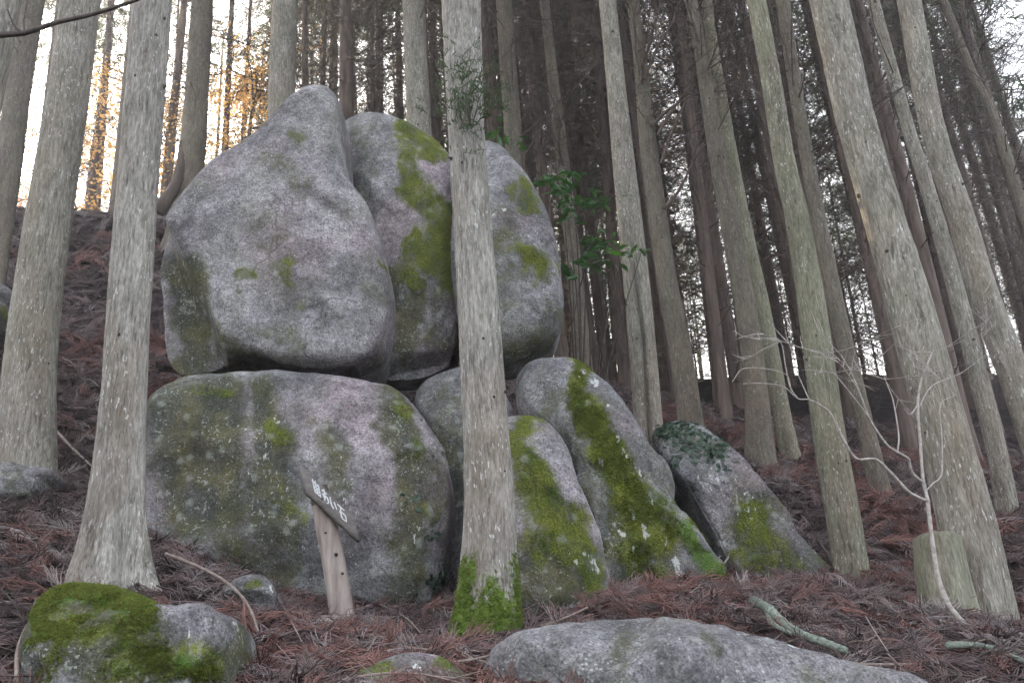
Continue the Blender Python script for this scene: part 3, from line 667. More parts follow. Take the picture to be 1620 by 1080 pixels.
def trunk_mesh(path, rad, seed, relief=.005, flare=.5, lobes=.12, k=72, moss_top=None, fissure=None, mat=None):
    """path: polyline from the ground up (world), rad: radius along it"""
    n = len(path); pts = path-path[0]
    hgt = np.concatenate([[0], np.cumsum(np.linalg.norm(np.diff(pts, axis=0), axis=1))])
    th = np.arange(k)*2*math.pi/k
    R = rad[:, None]*np.ones(k)[None]
    ph = random.Random(seed).uniform(0, 6.28)
    fl = np.exp(-np.clip(hgt-.12, 0, None)/.28)[:, None]
    lob = np.cos(th*5+ph)[None]*.6+np.cos(th*3+ph*2)[None]*.6
    R = R*(1+flare*fl*(1+.55*lob)+lobes*.25*lob*np.exp(-hgt/1.2)[:, None])
    R = R*(1+.018*vnoise(np.stack([np.zeros((n, k)), np.cos(th)[None]*np.ones((n, 1)), hgt[:, None]*.7*np.ones((1, k))], -1), seed))
    C3 = np.stack([np.cos(th)[None]*R*1.0, np.sin(th)[None]*R*1.0, hgt[:, None]*np.ones((1, k))], -1)
    b = 1-np.abs(vnoise(C3*np.array([34, 34, 4.0]), seed+1)); b2 = vnoise(C3*np.array([75, 75, 12.0]), seed+2)
    R = R+relief*(b-.7)*1.2+relief*.4*b2
    if fissure:
        th0, h0, h1, dep = fissure
        da = np.abs((th[None]-th0+math.pi+.10*np.sin(hgt*3)[:, None]) % (2*math.pi)-math.pi)
        g = np.exp(-(da/.22)**2)*np.clip((h1-hgt)/.5, 0, 1)[:, None]*np.clip((hgt-h0)/.3+1, 0, 1)[:, None]
        R = R*(1-dep*g)
    V = np.stack([pts[:, 0:1]+np.cos(th)[None]*R, pts[:, 1:2]+np.sin(th)[None]*R, pts[:, 2:3]*np.ones((1, k))], -1).reshape(-1, 3)
    i = np.arange(n-1)[:, None]*k; j = np.arange(k)[None]; j2 = (j+1) % k
    m = MB(); m.add(V, np.stack([i+j, i+j2, i+k+j2, i+k+j], -1).reshape(-1, 4)); me = m.mesh('trunk', mat)
    ms = np.zeros(n*k)
    if moss_top:
        ms = np.clip((moss_top-np.repeat(hgt, k)+.38*fbm(V*np.array([6, 6, 3.0]), 4, seed))/.45+.5, 0, 1)
    attr(me, 'moss', ms); return me, ms, hgt

def knots(pts, rad, hgt, seed, per_m, hmin, hmax):
    rg = random.Random(seed); m = MB(); cnt = int(per_m*(hmax-hmin))
    for i in range(cnt):
        h = rg.uniform(hmin, hmax); c = np.array([np.interp(h, hgt, pts[:, a]) for a in range(3)]); r = np.interp(h, hgt, rad)
        a = rg.uniform(math.pi*.95, math.pi*2.05); d = np.array([math.cos(a), math.sin(a), .15]); s_ = rg.choice([.006, .007, .008, .009, .010, .014])*rg.uniform(.8, 1.2)
        base = c+d*(r-.004)
        m.tube([base, base+d*s_*.5+np.array([0, 0, s_*.1]), base+d*s_*rg.uniform(.7, 1.8)+np.array([rg.gauss(0, s_*.3), 0, s_*rg.uniform(-.2, .9)])], [s_*rg.uniform(1.0, 1.5), s_*.9, s_*.25], 7)
    return m.mesh('branch_scars', M['knot'])

def cedar(label, pix, D, mat, seed, height=17, top_extra=True, flare=.35, relief=.005, moss_top=None, knot=2.0, dead=(3.5, 0), crown=8.5, group=None, k=72, fissure=None, hid=None, bury=.15, lobes=.12):
    """pix: (x, y, width_px) from the base upwards at distance D"""
    P = np.array([at(x, y, D) for x, y, w in pix]); r = np.array([w*mpp(p)/2 for p, (x, y, w) in zip(P, pix)])
    b = P[0].copy(); g = gz(b[0], b[1])
    if b[2] > g: # carry the foot down to the ground
        d = (P[0]-P[1])/(P[0]-P[1])[2]; P[0] = P[0]+d*(g-b[2])
    P[0] = P[0]+(P[0]-P[1])/np.linalg.norm(P[0]-P[1])*bury
    ztop = P[-1][2]; step = .035 if D < 8 else .07
    cum = np.concatenate([[0], np.cumsum(np.linalg.norm(np.diff(P, axis=0), axis=1))])
    nn = max(8, int(cum[-1]/step)); sm = smooth_path(P, max(nn, 8)); zs = sm[:, 2]; r0 = r.copy()
    d = (sm[-1]-sm[-6]); d /= np.linalg.norm(d); extra = max(0.5, P[0][2]+height-ztop); kx = np.linspace(0, 1, 14)[1:]
    up = sm[-1]+(d[None]*(1-kx)[:, None]*.6+np.array([0, 0, 1.0])[None]*(.4+.6*kx)[:, None])*extra*kx[:, None]
    path = np.concatenate([sm, up])
    th = np.arange(24)*2*math.pi/24
    for it in range(3):                      # seen width of the round stem = width in the photo
        rr = np.interp(zs, P[:, 2], r); ring = sm[:, None]+rr[:, None, None]*np.stack([np.cos(th), np.sin(th), 0*th], -1)[None]
        qx, qy = to_px(ring.reshape(-1, 3))
        for i_, (x, y, w) in enumerate(pix):
            if i_ == 0: continue
            near = np.abs(qy-y) < 7
            if near.sum() > 6: r[i_] *= np.clip(w/np.ptp(qx[near]), .7, 1.1)
        r[0] = r0[0]*r[1]/r0[1]
    rr = np.interp(zs, P[:, 2], r); rad = np.concatenate([rr, rr[-1]*(1-.82*kx)])
    o = thing('cedar_tree', label, 'tree', path[0], group)
    me, ms, hgt = trunk_mesh(path, rad, seed, relief, flare, lobes, k, moss_top, fissure, mat)
    obj('trunk', me, o)
    L = path-path[0]
    if knot: obj('branch_scars', knots(L, rad, hgt, seed, knot, .9, min(hgt[-1], ztop-P[0][2]+.5)), o, kind='stuff')
    def on(h): return np.array([np.interp(h, hgt, L[:, a]) for a in range(3)])
    rgx = random.Random(seed*3+1)
    if dead[1]:
        for q in range(dead[1]):
            c = obj('dead_branches', DEAD[(seed+q) % 5], o, on(dead[0]+q*4), kind='stuff'); c.rotation_euler = (0, 0, rgx.uniform(0, 6.28))
    if crown:
        c = obj('crown', CROWN[seed % 4], o, on(crown)); c.rotation_euler = (0, 0, rgx.uniform(0, 6.28))
        sc_ = (height-crown+1)/9.0; c.scale = (.7, .7, sc_)
        c2 = obj('crown_limbs', LIMB[seed % 2], o, on(crown), kind='stuff'); c2.rotation_euler = c.rotation_euler; c2.scale = c.scale
    return o, me, ms, path, rad

cedar('thick grey cedar on the steep slope above the lichen-green stone block', [(42, 745, 104), (47, 600, 87), (62, 450, 80), (84, 300, 76), (108, 150, 70), (127, 0, 66)], 6.7, M['bark_grey'], 1, flare=.12, knot=1.0, crown=9)
cedar('pale straight cedar with flared roots behind the moss-capped boulder', [(172, 925, 98), (182, 800, 84), (190, 700, 77), (197, 600, 73), (206, 450, 70), (217, 300, 67), (229, 150, 65), (241, 0, 63)], 4.95, M['bark_pale'], 2, flare=.55, knot=3.0, lobes=.35, crown=10, k=90)
ctr = cedar('tall cedar with a bright mossy foot standing against the boulders', [(772, 1015, 92), (775, 900, 84), (775, 800, 79), (769, 680, 73), (761, 550, 68), (751, 400, 62), (740, 250, 58), (734, 120, 60), (729, 0, 62)], 5.25, M['bark_pale'], 3, flare=.36, lobes=.3, knot=3.0, crown=10, moss_top=.62, k=90)
cedar('greyish cedar with a split fissured stem behind the speckled wedge-shaped boulder', [(1028, 700, 46), (1017, 560, 44), (1004, 420, 42), (988, 270, 37), (976, 150, 31), (961, 0, 27)], 9.3, M['bark_grey'], 4, flare=.15, knot=5, dead=(6.5, 1), crown=9.5, fissure=(-1.75, 0, 3.0, .55))
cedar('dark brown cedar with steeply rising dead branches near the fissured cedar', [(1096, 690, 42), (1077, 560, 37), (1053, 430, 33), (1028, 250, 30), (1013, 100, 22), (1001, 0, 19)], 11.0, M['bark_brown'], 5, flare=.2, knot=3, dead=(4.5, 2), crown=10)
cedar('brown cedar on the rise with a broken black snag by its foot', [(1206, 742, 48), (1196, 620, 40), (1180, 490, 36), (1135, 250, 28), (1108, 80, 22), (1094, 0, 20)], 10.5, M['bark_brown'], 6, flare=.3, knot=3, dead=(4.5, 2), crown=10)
cedar('olive-toned cedar close beside the brown cedar on the rise', [(1257, 752, 38), (1238, 660, 31), (1209, 500, 27), (1172, 330, 25), (1130, 90, 20), (1117, 0, 18)], 11.3, M['bark_olive'], 7, flare=.15, knot=2, dead=(5.5, 1), crown=10)
cedar('slim pale-green cedar rising from the red litter beside the wedge-shaped boulder', [(1351, 932, 60), (1334, 820, 57), (1312, 690, 54), (1284, 480, 47), (1262, 350, 42), (1240, 250, 38), (1217, 110, 34), (1196, 0, 31)], 6.8, M['bark_olive'], 8, flare=.06, knot=4, crown=9.5, k=80)
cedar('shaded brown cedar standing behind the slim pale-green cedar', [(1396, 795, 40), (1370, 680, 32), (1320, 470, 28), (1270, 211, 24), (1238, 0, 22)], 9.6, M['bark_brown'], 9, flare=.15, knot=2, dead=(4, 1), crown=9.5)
cedar('massive smooth grey cedar rising beside the short mossy stump', [(1556, 990, 108), (1533, 850, 97), (1496, 700, 88), (1435, 470, 79), (1400, 352, 72), (1379, 281, 70), (1353, 188, 68), (1333, 100, 66), (1311, 0, 63)], 5.7, M['bark_grey'], 10, flare=.1, knot=2, crown=10, k=90)
cedar('slender curving cedar behind the massive smooth grey cedar', [(1597, 845, 42), (1578, 720, 36), (1518, 480, 31), (1468, 300, 27), (1436, 200, 24), (1381, 0, 21)], 8.6, M['bark_grey'], 11, flare=.15, knot=2, dead=(5, 1), crown=9.5)
cedar('stout grey cedar next to the slender curving cedar', [(1690, 860, 64), (1610, 610, 59), (1557, 470, 56), (1522, 350, 50), (1475, 200, 43), (1438, 0, 40)], 7.4, M['bark_grey'], 12, flare=.15, knot=2, crown=9.5)
cedar('leaning thin cedar beyond the stout grey cedar', [(1690, 560, 30), (1620, 340, 25), (1573, 190, 22), (1536, 110, 20), (1492, 0, 17)], 11.2, M['bark_brown'], 13, flare=.1, knot=1, dead=(4, 2), crown=9.5)
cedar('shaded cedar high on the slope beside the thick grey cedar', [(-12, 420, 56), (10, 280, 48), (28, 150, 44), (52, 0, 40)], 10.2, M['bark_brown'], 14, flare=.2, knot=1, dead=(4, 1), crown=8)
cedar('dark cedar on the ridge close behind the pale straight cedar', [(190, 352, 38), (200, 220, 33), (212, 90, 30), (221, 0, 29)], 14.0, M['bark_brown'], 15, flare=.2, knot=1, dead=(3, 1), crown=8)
cedar('ridge cedar with a flared twisted foot beside the pear-shaped boulder', [(296, 310, 52), (304, 240, 44), (311, 150, 39), (320, 0, 35)], 13.0, M['bark_brown'], 16, flare=.5, knot=2, dead=(2.5, 1), crown=8, lobes=.5)
cedar('straight cedar rising behind the top of the pear-shaped boulder', [(440, 400, 48), (445, 170, 43), (449, 60, 42), (452, 0, 41)], 12.2, M['bark_grey'], 17, flare=.15, knot=2, dead=(5, 1), crown=8.5)
cedar('straight cedar rising behind the narrow mossy-streaked boulder', [(672, 480, 44), (663, 200, 38), (657, 80, 36), (654, 0, 35)], 11.6, M['bark_grey'], 18, flare=.15, knot=2, dead=(5, 1), crown=8.5)
cedar('shaded cedar rising behind the rounded upper boulder', [(838, 520, 36), (815, 250, 29), (803, 90, 27), (797, 0, 26)], 13.2, M['bark_brown'], 19, flare=.15, knot=1, dead=(3.5, 2), crown=8.5)
cedar('slim brown cedar behind the glossy-leaved shrub', [(926, 610, 30), (908, 420, 24), (891, 260, 22), (872, 100, 18), (861, 0, 16)], 13.8, M['bark_brown'], 20, flare=.15, knot=1, dead=(3, 2), crown=8.5)

# the many look-alike trunks farther back
far_label = None
FAR_KINDS = [(430, 'slender backlit cedar on the ridge among the golden autumn trees', 'backlit cedars on the ridge'),
             (900, 'slender far cedar with dead twigs standing behind the upper boulders', 'far cedars behind the upper boulders'),
             (9999, 'slender far cedar with dead twigs in the crowded stand beyond the litter-covered rise', 'far cedars of the crowded stand')]
def far_trunk(seed):
    rg = random.Random(seed); n = 26; z = np.linspace(0, 19, n)
    path = np.stack([rg.uniform(-.25, .25)*(z/19)**2+.05*np.sin(z*.4+seed), rg.uniform(-.25, .25)*(z/19)**2, z], -1)
    m, _, _ = trunk_mesh(path, .15*(1-z/21.5)**.8, seed, 0.0, .3, .1, 14, mat=M['bark_far']); return m
FT = [far_trunk(k+60) for k in range(4)]
FN = [0]
def far_tree(x, y, s, crown_h, seed, dead_n=2, dead_h=2.0, label=far_label, group='far cedars of the stand'):
    rg = random.Random(seed); z = gz(x, y)-.15
    if label is None:
        fx, fy = to_px(np.array([x, y, z+4.0])); _, label, group = [k_ for k_ in FAR_KINDS if fx < k_[0]][0]
    o = thing('cedar_tree', label, 'tree', (x, y, z), group)
    o.rotation_euler = (rg.gauss(0, .015), rg.gauss(0, .015)-.02, rg.uniform(0, 6.28)*0)
    t = obj('trunk', FT[seed % 4], o); t.scale = (s, s, 1); t.rotation_euler = (0, 0, rg.uniform(0, 6.28))
    for q in range(dead_n):
        c = obj('dead_branches', DEAD[(seed+q*2) % 5], o, (0, 0, dead_h*.5+q*5.0), kind='stuff'); c.rotation_euler = (0, 0, rg.uniform(0, 6.28))
    c = obj('crown', CROWN[seed % 4], o, (0, 0, crown_h)); c.rotation_euler = (0, 0, rg.uniform(0, 6.28))
    sc_ = rg.uniform(.85, 1.25); c.scale = (sc_, sc_, (19.2-crown_h)/9.0)
    FN[0] += 1
rgf = random.Random(41); pts_far = []
# photo-placed slim trunks
for px, py, D, s in [(512, 100, 20, .72), (566, 120, 19, .68), (597, 120, 21, .75), (540, 60, 26, .7), (165, 200, 22, .9), (180, 240, 26, .8), (366, 120, 19, .62), (1112, 400, 15, .75), (1152, 500, 16.5, .9), (1300, 600, 15, .8),
                     (1340, 620, 17, .9), (950, 480, 18, .8), (985, 560, 17, .8), (1130, 560, 17, .9), (1420, 600, 14, .8), (1530, 700, 13, .8), (1060, 500, 16, .8), (745, 200, 19, .8), (845, 200, 18, .7), (80, 250, 19, 1.0)]:
    p = at(px, py, D); pts_far.append((p[0], p[1])); far_tree(p[0], p[1], s, 13 if px < 430 else rgf.uniform(9, 12.5), len(pts_far), 2, rgf.uniform(1.2, 2.5))
for px, py, D, s in [(1440, 400, 16, .9), (1480, 400, 19, 1.0), (1560, 400, 17, .9), (1600, 400, 21, 1.0), (1640, 400, 15, .9), (1380, 400, 20, .9), (1250, 400, 18, .9), (1215, 400, 22, .9), (1510, 400, 24, 1.0), (1590, 400, 27, 1.1), (1450, 400, 28, 1.1)]:
    p = at(px, py, D); pts_far.append((p[0], p[1])); far_tree(p[0], p[1], s, rgf.uniform(6.5, 9), len(pts_far), 2, rgf.uniform(1.2, 2.5))
tries = 0
while FN[0] < 145 and tries < 4000:
    tries += 1
    D = rgf.uniform(15.5, 48); px = rgf.uniform(-80, 1700)
    if px < 430 and (D < 19 or rgf.random() < .72): continue
    if px > 1500 and D > 24 and rgf.random() < .3: continue
    if 430 < px < 940 and D > 18 and rgf.random() < .6: continue
    if D > 19 and min(abs(px-g_) for g_ in (1130, 1275, 1388, 1500, 1597)) < 42: continue      # openings in the stand
    p = at(px, 540, D)
    if min([(p[0]-a)**2+(p[1]-b)**2 for a, b in pts_far]) < 1.5: continue
    pts_far.append((p[0], p[1])); far_tree(p[0], p[1], rgf.uniform(.7, 1.15), 13.5 if px < 430 else (rgf.uniform(3.5, 8.5) if D > 24 else rgf.uniform(8.5, 13)), len(pts_far), 2, rgf.uniform(.6, 2.5))

# thin crowded stems, crowns far up
while FN[0] < 200:
    D = rgf.uniform(15.5, 30); px = rgf.uniform(480, 1720) if rgf.random() < .92 else rgf.uniform(-40, 480); p = at(px, 540, D)
    if px < 480 and D < 19: continue
    if min(abs(px-g_) for g_ in (1000, 1130, 1275, 1388, 1500, 1597)) < 30: continue
    if min([(p[0]-a)**2+(p[1]-b)**2 for a, b in pts_far]) < .35: continue
    pts_far.append((p[0], p[1])); far_tree(p[0], p[1], rgf.uniform(.42, .68), rgf.uniform(12.5, 15), len(pts_far), 2, rgf.uniform(.2, 1.2))

# short young cedars closing the view low down
kk = 0
while kk < 22:
    D = rgf.uniform(23, 40); px = rgf.uniform(880, 1720); p = at(px, 540, D); kk += 1
    z = gz(p[0], p[1])-.1; o = thing('young_cedar', 'short bushy young cedar in the low thicket at the top of the rise', 'tree', (p[0], p[1], z), 'young cedars of the thicket')
    k_ = rgf.uniform(.30, .52); t = obj('trunk', FT[kk % 4], o); t.scale = (k_*.8, k_*.8, k_*.9)
    c = obj('crown', CROWN[kk % 4], o, (0, 0, .4)); c.rotation_euler = (0, 0, rgf.uniform(0, 6.28)); c.scale = (k_*2.1, k_*2.1, k_*1.85)
    c = obj('dead_branches', DEAD[kk % 5], o, (0, 0, .1), kind='stuff'); c.scale = (k_*2, k_*2, k_*1.3)

# autumn broadleaf trees beyond the ridge
def autumn_tree(px, D, h, cr, mat, label, seed, n=5600, low=.2):
    p = at(px, 540, D); x, y = p[0], p[1]; z = gz(x, y)-.1; rg = random.Random(seed)
    o = thing('broadleaf_tree', label, 'tree', (x, y, z), 'autumn trees beyond the ridge')
    m = MB(); m.tube(smooth_path([(0, 0, 0), (.1, .1, h*.3), (-.1, .05, h*.6), (.05, 0, h*.9)], 12), np.linspace(.11, .02, 12), 8); obj('trunk', m.mesh('trunk', M['bark_far']), o)
    m = MB(); tips = []
    for k in range(26):
        a = rg.uniform(0, 6.28); zz = h*rg.uniform(low, .9); ln = cr*rg.uniform(.5, 1)*(1.1-.5*zz/h)
        e = np.array([math.cos(a)*ln, math.sin(a)*ln, zz+rg.uniform(.1, .6)*ln]); s0 = np.array([0, 0, zz])
        mid = (s0+e)/2+np.array([rg.gauss(0, .1), rg.gauss(0, .1), .1]); m.tube([s0, mid, e], [.03, .018, .005], 4); tips += [(s0, mid, e)]
    obj('limbs', m.mesh('limbs', M['twig']), o, kind='stuff')
    L = MB()
    for k in range(n):
        s0, mid, e = rg.choice(tips); f = rg.uniform(.2, 1.1); c = s0+(e-s0)*f+np.array([rg.gauss(0, .28), rg.gauss(0, .28), rg.gauss(0, .25)])
        a = np.array([rg.gauss(0, 1), rg.gauss(0, 1), rg.gauss(0, .6)]); a /= np.linalg.norm(a); b = np.cross(a, [rg.gauss(0, 1), rg.gauss(0, 1), rg.gauss(0, 1)]); b /= np.linalg.norm(b)+1e-9
        s_ = rg.uniform(.03, .06); L.add([c-a*s_, c+b*s_*.6, c+a*s_, c-b*s_*.6], [[0, 1, 2, 3]])
    obj('crown', L.mesh('crown', mat, False), o)
autumn_tree(170, 20, 8, 2.6, M['autumn'], 'golden autumn tree glowing beyond the ridge behind the pale straight cedar', 1)
autumn_tree(380, 19, 7.5, 2.4, M['autumn'], 'yellow-orange autumn tree beyond the ridge behind the pear-shaped boulder', 2)
autumn_tree(60, 23, 8, 2.6, M['autumn_red'], 'russet autumn tree beyond the ridge behind the thick grey cedar', 3)
autumn_tree(270, 26, 9, 3, M['autumn_red'], 'orange-red autumn tree beyond the ridge near the twisted-foot cedar', 4)
autumn_tree(1170, 24, 13, 2.2, M['autumn'], 'pale gold autumn tree showing between the brown cedars', 5, 4000, .5)
autumn_tree(1040, 27, 14, 2.0, M['autumn_red'], 'reddish autumn tree glimpsed behind the fissured cedar', 6, 2500, .6)

# ------------------------------------------------------------------ details on the central cedar
o, me, ms, path, rad = ctr
scatter_moss('moss', me, np.where(ms > .35, ms**2, 0), 6500, o, .75, 5)
m = MB(); rgs = random.Random(9)
h0 = at(748, 225, 5.25)-path[0]; h0 = h0+np.array([.0, -.15, 0])
for k in range(7):
    tip = at(705+k*16+rgs.uniform(-8, 8), 150+rgs.uniform(-40, 40), 5.05)-path[0]
    c = smooth_path([h0, (h0+tip)/2+np.array([rgs.gauss(0, .02), -.06, 0]), tip], 6)
    m.tube(c, np.linspace(.004, .0015, 6), 4)
obj('shoot_stems', m.mesh('shoot_stems', M['twig']), o, kind='stuff')
m = MB()
for k in range(130):
    tip = at(rgs.gauss(742, 26), rgs.gauss(150, 38), 5.02+rgs.gauss(0, .08))-path[0]
    frond_strip(m, tip, (rgs.gauss(0, 1), rgs.gauss(-.2, .6), rgs.gauss(.3, .6)), rgs.uniform(.06, .13), .007, rgs, .3)
obj('shoot', m.mesh('shoot', M['needles']), o, kind='stuff')

# ------------------------------------------------------------------ overhanging branch: its tree stands just outside the picture
P0 = at(-230, 1040, 4.2); zz = gz(P0[0], P0[1])
ot = thing('cedar_tree', 'cedar whose crooked bare branch reaches across the thick grey cedar', 'tree', (P0[0], P0[1], zz-.1))
z = np.linspace(0, 15, 60); me, _, _ = trunk_mesh(np.stack([z*.02, z*0, z], -1), .16*(1-z/18), 77, .004, .4, .1, 40, mat=M['bark_grey']); obj('trunk', me, ot)
obj('crown', CROWN[1], ot, (.2, 0, 9)); base = np.array([P0[0], P0[1], zz-.1])
m = MB(); bp = [at(-200, 90, 4.2), at(-90, 70, 4.1), at(0, 56, 4.0), at(40, 52, 4.0), at(90, 36, 3.95), at(150, 22, 3.9), at(222, -2, 3.85), at(290, -30, 3.8)]
m.tube(smooth_path(np.array(bp)-base, 40), np.interp(np.linspace(0, 1, 40), [0, .4, 1], [.022, .014, .007]), 8); obj('branch', m.mesh('branch', M['stick_dark']), ot)
m = MB(); m.tube(smooth_path(np.array([at(38, 54, 4.0), at(22, 40, 3.98), at(12, 15, 3.95)])-base, 8), np.linspace(.008, .003, 8), 5); obj('branch', m.mesh('side_twig', M['stick_dark']), ot)

# ------------------------------------------------------------------ dead branches one can pick out in front of the far wood
def branch_obj(pts, D, r, mat, label, seed, twigs=6):
    P = [at(x, y, D) for x, y in pts]; b = P[0]; m = MB(); c = smooth_path(np.array(P)-b, 14); m.tube(c, np.linspace(r, r*.35, 14), 6)
    return m.mesh('branch', mat), b
dk = [o_ for o_ in bpy.data.objects if o_.get('label', '').startswith('dark brown cedar with steeply')][0]
for pts in [[(1040, 215), (1060, 180), (1090, 140), (1125, 100), (1150, 70)], [(1046, 260), (1062, 210), (1084, 160), (1100, 100), (1108, 60)], [(1016, 105), (1030, 60), (1044, 10), (1050, -30)], [(1020, 125), (1038, 80), (1066, 30), (1080, -20)],
            [(1030, 200), (1060, 172), (1100, 150), (1150, 143)], [(1050, 330), (1075, 300), (1100, 250), (1130, 215)], [(1012, 80), (1003, 40), (1006, 0), (1000, -30)]]:
    D = 10.8; P = np.array([at(x, y, D-.02*i) for i, (x, y) in enumerate(pts)])-np.array(dk.location)
    m = MB(); c = smooth_path(P, 14); m.tube(c, np.linspace(.026, .007, 14), 6)
    rgb = random.Random(int(pts[0][1]))
    for k in range(7):
        i = rgb.randint(4, 12); twiggy(m, c[i], (c[i+1]-c[i-1])*4+np.array([rgb.gauss(0, .5), rgb.gauss(0, .5), rgb.gauss(0, .4)]), rgb.uniform(.3, .7), .005, rgb, 1)
    obj('branch', m.mesh('branch', M['twig']), dk)
sl = [o_ for o_ in bpy.data.objects if o_.get('label', '').startswith('slim brown cedar')][0]
for pts, D in [([(888, 240), (870, 180), (905, 145), (935, 110), (952, 88)], 13.5), ([(845, 300), (830, 250), (850, 215), (868, 180)], 13.4), ([(826, 215), (850, 195), (866, 178)], 13.4)]:
    m = MB(); c = smooth_path(np.array([at(x, y, D) for x, y in pts])-np.array(sl.location), 14); m.tube(c, np.linspace(.02, .008, 14), 6); obj('branch', m.mesh('branch', M['twig']), sl)

# ------------------------------------------------------------------ wooden sign
sb = at(541, 968, 5.7); sb[2] = gz(sb[0], sb[1])-.1
sg = thing('wooden_sign', 'dark slanting wooden plank sign with white brushed characters on a leaning log post', 'sign', sb)
pp = smooth_path(np.array([at(543, 985, 5.7), at(530, 900, 5.68), at(518, 840, 5.66), at(510, 800, 5.65), at(503, 770, 5.64)])-sb, 40)
pr = np.interp(np.linspace(0, 1, 40), [0, .5, 1], [19.5, 17.5, 15.5])*mpp(at(520, 880, 5.66))
pr = pr*(1+.05*vnoise(np.stack([np.linspace(0, 9, 40), np.zeros(40), np.zeros(40)], -1), 3))
m = MB(); m.tube(pp[:31], pr[:31], 22); obj('post', m.mesh('post', M['post']), sg)
m = MB(); m.tube(pp[30:], pr[30:]*1.004, 22, cap=False); obj('post_top', m.mesh('post_top', M['post_dark']), sg)
m = MB()
for (x, y, s_) in [(531, 876, 2.2), (541, 906, 1.7), (515, 842, 1.6)]:
    b = at(x, y, 5.59)-sb; m.tube([b+np.array([0, .02, 0]), b+np.array([0, -.004, .0]), b+np.array([0, -.008, 0])], [s_*.005, s_*.0035, .002], 8)
obj('knots', m.mesh('knots', M['knot']), sg, kind='stuff')
cn = [at(476, 733, 5.50), at(485, 777, 5.47), at(570, 855, 5.62), at(561, 812, 5.66)]      # TL, BL, BR, TR
cn = [c-sb for c in cn]
TL, BL, BR, TR = cn; bn = np.cross(BR-BL, TL-BL); bn /= np.linalg.norm(bn)
if np.dot(bn, np.array([0, -1, 0])) < 0: bn = -bn
TR = BR+(TL-BL)*.78+(BR-BL)*-.02
def bpt(u_, v_, w_=0.0):
    return (BL*(1-u_)+BR*u_)*(1-v_)+(TL*(1-u_)+TR*u_)*v_+bn*w_
th = .03; nu = 24
m = MB(); V = []; rgp = random.Random(3)
for w_ in (0, -th):
    for v_ in (0, .5, 1):
        for k in range(nu+1):
            jj = (rgp.uniform(-.015, .015) if v_ != .5 else 0); V.append(bpt(k/nu, v_+jj, w_))
V = np.array(V); F = []; n1 = nu+1
for k in range(nu):
    for r_ in (0, 1): F.append([r_*n1+k, r_*n1+k+1, (r_+1)*n1+k+1, (r_+1)*n1+k]); F.append([(3+r_)*n1+k, (4+r_)*n1+k, (4+r_)*n1+k+1, (3+r_)*n1+k+1])
    F.append([k, 3*n1+k, 3*n1+k+1, k+1]); F.append([2*n1+k, 2*n1+k+1, 5*n1+k+1, 5*n1+k])
for r_ in (0, 1):
    F.append([r_*n1, (r_+1)*n1, (4+r_)*n1, (3+r_)*n1]); F.append([r_*n1+nu, (3+r_)*n1+nu, (4+r_)*n1+nu, (r_+1)*n1+nu])
m.add(V, F); brd = obj('board', m.mesh('board', M['board'], False), sg)
m = MB(); m.tube([bpt(.32, .3, .006), bpt(.32, .3, .0)], [.006, .007], 8); obj('nail', m.mesh('nail', M['knot']), sg)
# brushed characters, strokes in board coordinates
CH = [  # each: u offset, width, strokes in a unit cell
    (.17, .15, [[(0, .8), (1, .85)], [(.15, 1), (.15, .05)], [(.1, .5), (.9, .55)], [(.85, 1), (.85, .05)], [(.15, .08), (.85, .1)], [(.5, 1.05), (.5, .1)], [(.2, .3), (.8, .32)]]),
    (.345, .13, [[(.1, .85), (.9, .9)], [(.5, 1.1), (.45, .5), (.2, .1)], [(.45, .55), (.8, .6), (.85, .25), (.5, .05)], [(.15, .6), (.3, .3)]]),
    (.50, .12, [[(.15, .95), (.1, .4), (.3, .1), (.4, .3)], [(.75, .85), (.95, .35)]]),
    (.65, .15, [[(.05, .95), (.95, 1.0)], [(.5, 1.0), (.3, .55), (.02, .3)], [(.3, .52), (.88, .55), (.86, .05)], [(.3, .5), (.3, .02), (.86, .05)]])]
lt = obj('lettering', None, brd)
bpy.data.objects.remove(lt)
for u0, wd, sts in CH:
    m = MB()
    for st in sts:
        q = smooth_path(np.array([bpt(u0+wd*x, .30+.52*y, .0015) for x, y in st]), 8 if len(st) > 2 else 4)
        n_ = len(q); m.ribbon(q, np.interp(np.linspace(0, 1, n_), [0, .4, 1], [.0085, .010, .006]), bn)
    obj('character', m.mesh('character', M['paint']), brd)

# ------------------------------------------------------------------ bare sapling, stump, snag, shrub
b0 = at(1527, 992, 5.0); b0[2] = min(b0[2], gz(b0[0], b0[1])-.05)
sp = thing('bare_sapling', 'pale leafless sapling with crooked branches before the massive grey cedar', 'sapling', b0)
def sap(pts, D0, D1, r0, r1, name, k=8):
    P = [at(x, y, D0+(D1-D0)*i/(len(pts)-1)) for i, (x, y) in enumerate(pts)]
    m = MB(); n = 6*len(pts); m.tube(smooth_path(np.array(P)-b0, n), np.linspace(r0, r1, n)*(1+.16*vnoise(np.stack([np.arange(n)*.8, np.zeros(n), np.zeros(n)], -1), int(pts[1][0]))), k); return obj(name, m.mesh(name, M['sapling']), sp)
sap([(1535, 1003), (1524, 986), (1500, 955), (1486, 920), (1479, 885), (1473, 840), (1467, 790), (1460, 755), (1456, 700), (1452, 640), (1458, 600), (1475, 557)], 5.0, 5.05, .0165, .0045, 'stem', 10)
sap([(1467, 792), (1450, 785), (1435, 775), (1410, 748), (1385, 726), (1355, 725), (1335, 695), (1315, 655), (1300, 642), (1280, 632), (1262, 630), (1240, 612), (1205, 606), (1175, 607)], 5.02, 4.7, .0085, .0022, 'branch')
sap([(1459, 762), (1445, 750), (1440, 738), (1437, 725), (1420, 715), (1405, 705), (1390, 685), (1377, 665), (1367, 640), (1358, 615), (1345, 585)], 5.02, 4.8, .0085, .003, 'branch')
